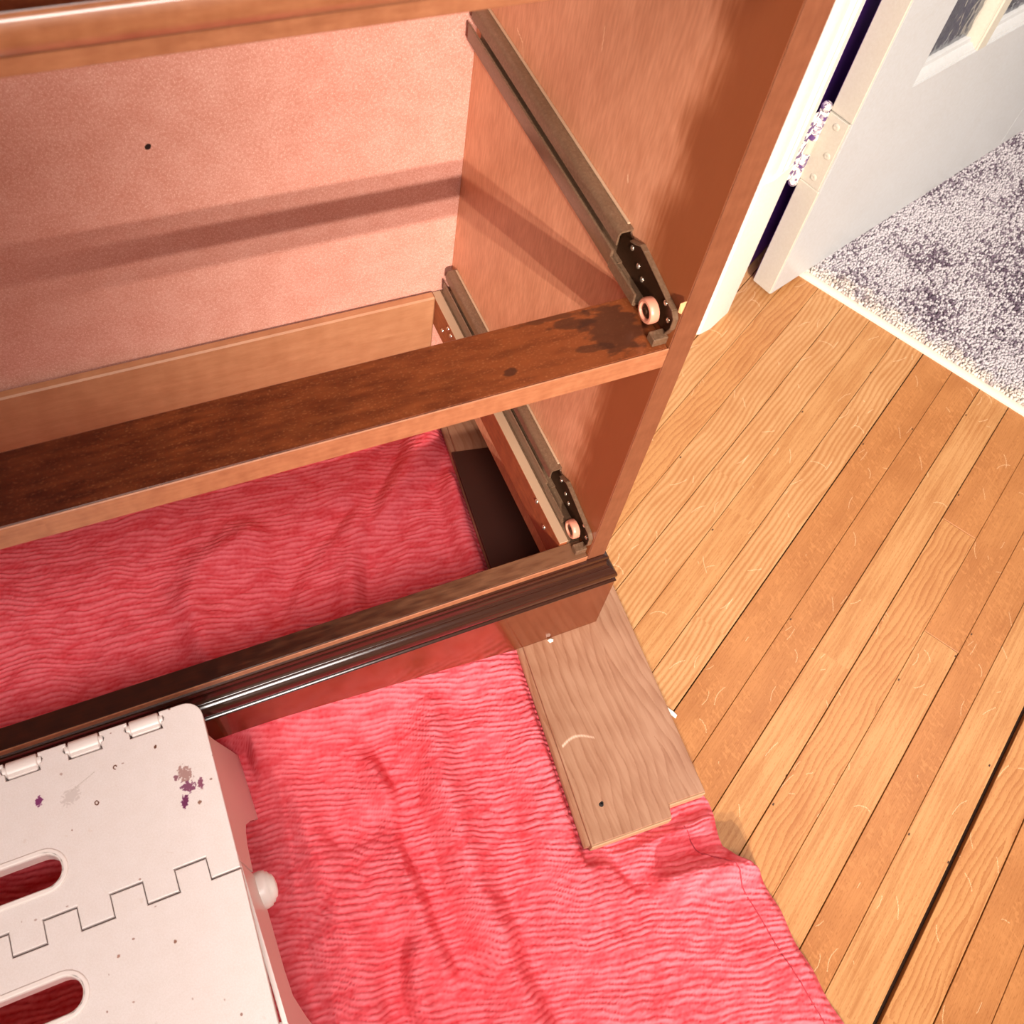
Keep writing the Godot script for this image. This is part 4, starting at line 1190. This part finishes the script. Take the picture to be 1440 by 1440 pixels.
func build_stool() -> void:
	var s := thing("step_stool", "white folding plastic step stool with purple paint spots, standing on the red towel", "step stool")
	var xc := -0.635
	var yt := 0.260
	var zr := 0.0385
	var zf := 0.345
	var xr := func(z: float) -> float: return -0.4432 - 0.040 * (z - 0.05)
	var xl := func(z: float) -> float: return 2.0 * xc - (-0.4432 - 0.040 * (z - 0.05))
	# the toothed joint between the two halves, right to left
	var tooth := PackedVector2Array()
	tooth.append(Vector2(xr.call(0.2010), 0.2010))
	var x := -0.4748
	var z0 := 0.2010
	for k in 13:
		var z1 := 0.1820 if k % 2 == 0 else 0.2013
		tooth.append(Vector2(x, z0)); tooth.append(Vector2(x, z1))
		z0 = z1
		x -= 0.02675
	tooth.append(Vector2(xl.call(z0), z0))
	# rear half: from the right of the joint round the back, with notches for the hinge barrels
	var centres := [-0.4950, -0.5485, -0.6015, -0.6545, -0.7080, -0.7615]
	var rear := PackedVector2Array()
	var cr := 0.016
	for i in 7:
		var a := PI / 2 * i / 6.0
		rear.append(Vector2(xr.call(zr) - cr + cr * cos(a) - 0.001, zr + cr - cr * sin(a)))
	for c in centres:
		rear.append(Vector2(c + 0.0142, zr)); rear.append(Vector2(c + 0.0142, zr + 0.0035))
		for e in [[0.0165, 0.0045], [0.0175, 0.0070], [0.0165, 0.0095], [0.0142, 0.0105]]: rear.append(Vector2(c + e[0], zr + e[1]))
		rear.append(Vector2(c + 0.0142, zr + 0.0165)); rear.append(Vector2(c - 0.0142, zr + 0.0165))
		for e in [[-0.0142, 0.0105], [-0.0165, 0.0095], [-0.0175, 0.0070], [-0.0165, 0.0045]]: rear.append(Vector2(c + e[0], zr + e[1]))
		rear.append(Vector2(c - 0.0142, zr + 0.0035)); rear.append(Vector2(c - 0.0142, zr))
	for i in 7:
		var a := PI / 2 + PI / 2 * i / 6.0
		rear.append(Vector2(xl.call(zr) + cr + cr * cos(a) + 0.001, zr + cr - cr * sin(a)))
	for k in range(tooth.size() - 1, -1, -1): rear.append(tooth[k] + Vector2(0, -0.0005))
	var mb := MB.new(0)
	mb.slab(shrink(rear, 0.0003), [stadium(-0.6835, -0.5865, 0.1438, 0.0137)], yt - 0.016, yt, 0.0012)
	var rt := obj("top_panel", mb.done(), M.stool_top, s)
	# front half
	var front := PackedVector2Array()
	for p in tooth: front.append(p + Vector2(0, 0.0005))
	for i in 7:
		var a := PI - PI / 2 * i / 6.0
		front.append(Vector2(xl.call(zf) + cr + cr * cos(a), zf - cr + cr * sin(a)))
	for i in 7:
		var a := PI / 2 - PI / 2 * i / 6.0
		front.append(Vector2(xr.call(zf) - cr + cr * cos(a), zf - cr + cr * sin(a)))
	var mf := MB.new(0)
	mf.slab(shrink(front, 0.0003), [stadium(-0.6800, -0.5900, 0.2452, 0.0137)], yt - 0.016, yt, 0.0012)
	var ft := obj("top_panel", mf.done(), M.stool_top, s)
	# moulded lips round the two hand holes
	for q in [[-0.6835, -0.5865, 0.1438, rt], [-0.6800, -0.5900, 0.2452, ft]]:
		var b := MB.new(0)
		b.slab(stadium(q[0] - 0.0055, q[1] + 0.0055, q[2], 0.0192), [stadium(q[0] - 0.0004, q[1] + 0.0004, q[2], 0.0141)], yt - 0.004, yt + 0.0016, 0.0015)
		obj("slot_lip", b.done(), M.plastic, q[3])
	# hinge barrels along the back edge
	for c in centres:
		var b := MB.new(0)
		var pr := PackedVector2Array([Vector2(0, -0.0130), Vector2(0.0078, -0.0130), Vector2(0.0086, -0.0122), Vector2(0.0086, 0.0122), Vector2(0.0078, 0.0130), Vector2(0, 0.0130)])
		b.lathe(pr, frame(Vector3(0, 1, 0), Vector3(1, 0, 0), Vector3(0, 0, 1), Vector3(c, yt - 0.0078, zr + 0.0068)), 24)
		b.box(Vector3(c - 0.0129, yt - 0.0150, zr + 0.0068), Vector3(c + 0.0129, yt - 0.0006, zr + 0.0154), 0.0012)
		var br := obj("hinge_barrel", b.done(), M.plastic, s)
		var p := MB.new(0)
		p.lathe(PackedVector2Array([Vector2(0, -0.0166), Vector2(0.0042, -0.0166), Vector2(0.0048, -0.0160), Vector2(0.0048, 0.0160), Vector2(0.0042, 0.0166), Vector2(0, 0.0166)]), frame(Vector3(0, 1, 0), Vector3(1, 0, 0), Vector3(0, 0, 1), Vector3(c, yt - 0.0060, zr + 0.0068)), 18)
		obj("pin", p.done(), M.plastic, br)
	# folding side legs, a rear and a front one on each side, with the pivot cap between (outlines in z, y)
	var leg_r := PackedVector2Array([Vector2(0.0640, 0.2440), Vector2(0.0534, 0.1800), Vector2(0.0194, 0.0125), Vector2(0.0972, 0.0125), Vector2(0.1000, 0.0260), Vector2(0.1180, 0.0900), Vector2(0.1320, 0.1330), Vector2(0.1432, 0.1490), Vector2(0.1600, 0.1660), Vector2(0.1900, 0.1830), Vector2(0.1915, 0.2440)])
	var leg_f := PackedVector2Array([Vector2(0.1925, 0.2440), Vector2(0.1935, 0.1830), Vector2(0.2147, 0.1600), Vector2(0.2434, 0.1640), Vector2(0.2800, 0.1680), Vector2(0.3028, 0.1620), Vector2(0.3180, 0.1150), Vector2(0.3280, 0.0700), Vector2(0.3450, 0.0125), Vector2(0.4150, 0.0125), Vector2(0.3850, 0.1500), Vector2(0.3300, 0.2440)])
	for side in 2:
		var fr := frame(Vector3(0, 0, 1), Vector3(-1, 0, 0), Vector3(-0.1, 1, 0), Vector3(-0.4245, 0, 0))
		if side == 1: fr = frame(Vector3(0, 0, 1), Vector3(1, 0, 0), Vector3(0.1, 1, 0), Vector3(2.0 * xc + 0.4245, 0, 0))
		for k in 2:
			var b := MB.new(2)
			b.slab([leg_r, leg_f][k].duplicate(), [], -0.0, 0.0045, 0.0008, fr, 1)
			var lg := obj("side_leg", b.done(), M.plastic, s)
			# stiffening ribs on its inner face along the outer edge
			for j in 4:
				var y := 0.225 - 0.045 * j
				var zz: float = (0.0640 - (0.244 - y) * 0.19) if k == 0 else (0.3300 + (0.244 - y) * 0.40)
				var rb := MB.new(2)
				rb.box(Vector3(zz - (0.0 if k == 0 else 0.012), 0.004, y - 0.001), Vector3(zz + (0.012 if k == 0 else 0.0), 0.0135, y + 0.001), 0.0004, fr)
				obj("leg_rib", rb.done(), M.plastic, lg)
		var sx := 1.0 if side == 0 else -1.0
		var kb := MB.new(0)
		kb.lathe(PackedVector2Array([Vector2(0.0175, -0.004), Vector2(0.0178, 0.0020), Vector2(0.0165, 0.0065), Vector2(0.0150, 0.0072), Vector2(0.0145, 0.0092), Vector2(0.0115, 0.0108), Vector2(0.0105, 0.0126), Vector2(0.0060, 0.0142), Vector2(0, 0.0148)]), frame(Vector3(0, 0, 1), Vector3(sx, 0.1, 0).normalized(), Vector3(0, 1, 0), Vector3((-0.4405 if side == 0 else 2.0 * xc + 0.4405), 0.168, 0.2060)), 26, 60.0)
		obj("pivot_cap", kb.done(), M.plastic, s)
	# end panels joining the legs, cut out in an arch
	for k in 2:
		var ar := PackedVector2Array([Vector2(-0.194, 0.243), Vector2(0.194, 0.243), Vector2(0.208, 0.020), Vector2(0.175, 0.020), Vector2(0.160, 0.150), Vector2(0.130, 0.205), Vector2(-0.130, 0.205), Vector2(-0.160, 0.150), Vector2(-0.175, 0.020), Vector2(-0.208, 0.020)])
		var fr := frame(Vector3(1, 0, 0), Vector3(0, 0, 1), Vector3(0, 1, 0.19), Vector3(xc, 0, 0.0205)) if k == 0 else frame(Vector3(1, 0, 0), Vector3(0, 0, -1), Vector3(0, 1, -0.36), Vector3(xc, 0, 0.410))
		for i in ar.size(): ar[i] = Vector2(ar[i].x * 0.90, ar[i].y)
		var b := MB.new(0)
		b.slab(ar, [], 0.0, 0.004, 0.0008, fr, 1)
		obj("end_panel", b.done(), M.plastic, s)

func shrink(p: PackedVector2Array, d: float) -> PackedVector2Array:
	var ar := 0.0
	for i in p.size(): ar += p[i].cross(p[(i + 1) % p.size()])
	if ar < 0: p.reverse()
	return MB.new(0).inset(p, d)

# ---------------------------------------------------------------- small things and lamps
func build_small() -> void:
	var c := MB.new(2)
	var fr := Transform3D(Basis(Vector3.UP, 0.20), Vector3(0.0800, 0.0004, 0.150))
	c.slab(PackedVector2Array([Vector2(-0.002, -0.014), Vector2(0.001, -0.013), Vector2(0.0035, -0.002), Vector2(0.0062, 0.006), Vector2(0.0070, 0.012), Vector2(0.0030, 0.014), Vector2(0.0005, 0.006), Vector2(-0.0015, -0.004)]), [], 0.0, 0.0022, 0.0006, fr, 1)
	var o := obj("paint_chip", c.done(), M.chip, self)
	tag(o, "white paint chip on the oak floor against the loose board", "paint chip")
	var c2 := MB.new(0)
	c2.slab(PackedVector2Array([Vector2(-0.0035, -0.002), Vector2(0.001, -0.0026), Vector2(0.0038, -0.0004), Vector2(0.0026, 0.0020), Vector2(-0.0022, 0.0022)]), [], 0.0, 0.0016, 0.0005, Transform3D(Basis.IDENTITY, Vector3(-0.0870 + 0.060, 0.0241, 0.0195)), 1)
	var o2 := obj("paint_chip", c2.done(), M.chip, self)
	tag(o2, "tiny pale crumb on the loose board against the dresser's plinth", "paint chip")
	# hanging lamp with two bulbs, behind the camera
	var l := thing("ceiling_lamp", "hanging brass lamp with two glowing bulbs in front of the dresser", "lamp", Vector3(-1.1, 2.45, 3.575))
	var b := MB.new(1)
	b.lathe(PackedVector2Array([Vector2(0, -0.03), Vector2(0.05, -0.03), Vector2(0.06, -0.004), Vector2(0.06, 0), Vector2(0, 0)]), Transform3D.IDENTITY, 20)
	b.lathe(PackedVector2Array([Vector2(0.006, -0.16), Vector2(0.006, -0.02)]), Transform3D.IDENTITY, 10)
	var hub := Vector3(0, -0.14, 0)
	for p in BULBS:
		var e: Vector3 = p - Vector3(-1.1, 2.45, 3.575) + Vector3(0, 0.07, 0)
		var z := (e - hub).normalized()
		var xx := UP.cross(z).normalized()
		b.box(Vector3(-0.005, -0.005, 0), Vector3(0.005, 0.005, hub.distance_to(e)), 0.001, frame(xx, z.cross(xx), z, hub))
	obj("frame", b.done(), M.brass, l)
	for p in BULBS:
		var q := MB.new(1)
		q.lathe(PackedVector2Array([Vector2(0, -0.055), Vector2(0.028, -0.048), Vector2(0.048, -0.028), Vector2(0.055, 0), Vector2(0.048, 0.028), Vector2(0.028, 0.050), Vector2(0.014, 0.066), Vector2(0, 0.066)]), Transform3D(Basis.IDENTITY, p - Vector3(-1.1, 2.45, 3.575)), 20, 80.0)
		obj("bulb", q.done(), M.bulb, l)
	for q in [["added_fill_panel", Vector3(-0.55, 2.45, 1.25), Vector2(1.1, 0.8), "flat glowing fill panel added on the ceiling of the dresser room", Basis.IDENTITY], ["added_fill_panel", sw(1.45, 0.75, 2.45), Vector2(0.7, 0.7), "flat glowing fill panel added on the ceiling of the carpeted hall", Basis.IDENTITY]]:
		var t := thing(q[0], q[3], "ceiling light", q[1])  # unseen panels added to house the fill lights
		rect_box("frame", Vector3(-q[2].x / 2 - 0.02, -0.035, -q[2].y / 2 - 0.02), Vector3(q[2].x / 2 + 0.02, 0, q[2].y / 2 + 0.02), M.ceiling, t, 0, 0.003)
		rect_box("diffuser", Vector3(-q[2].x / 2, -0.040, -q[2].y / 2), Vector3(q[2].x / 2, -0.034, q[2].y / 2), M.fill_panel_glow, t, 0, 0.002)
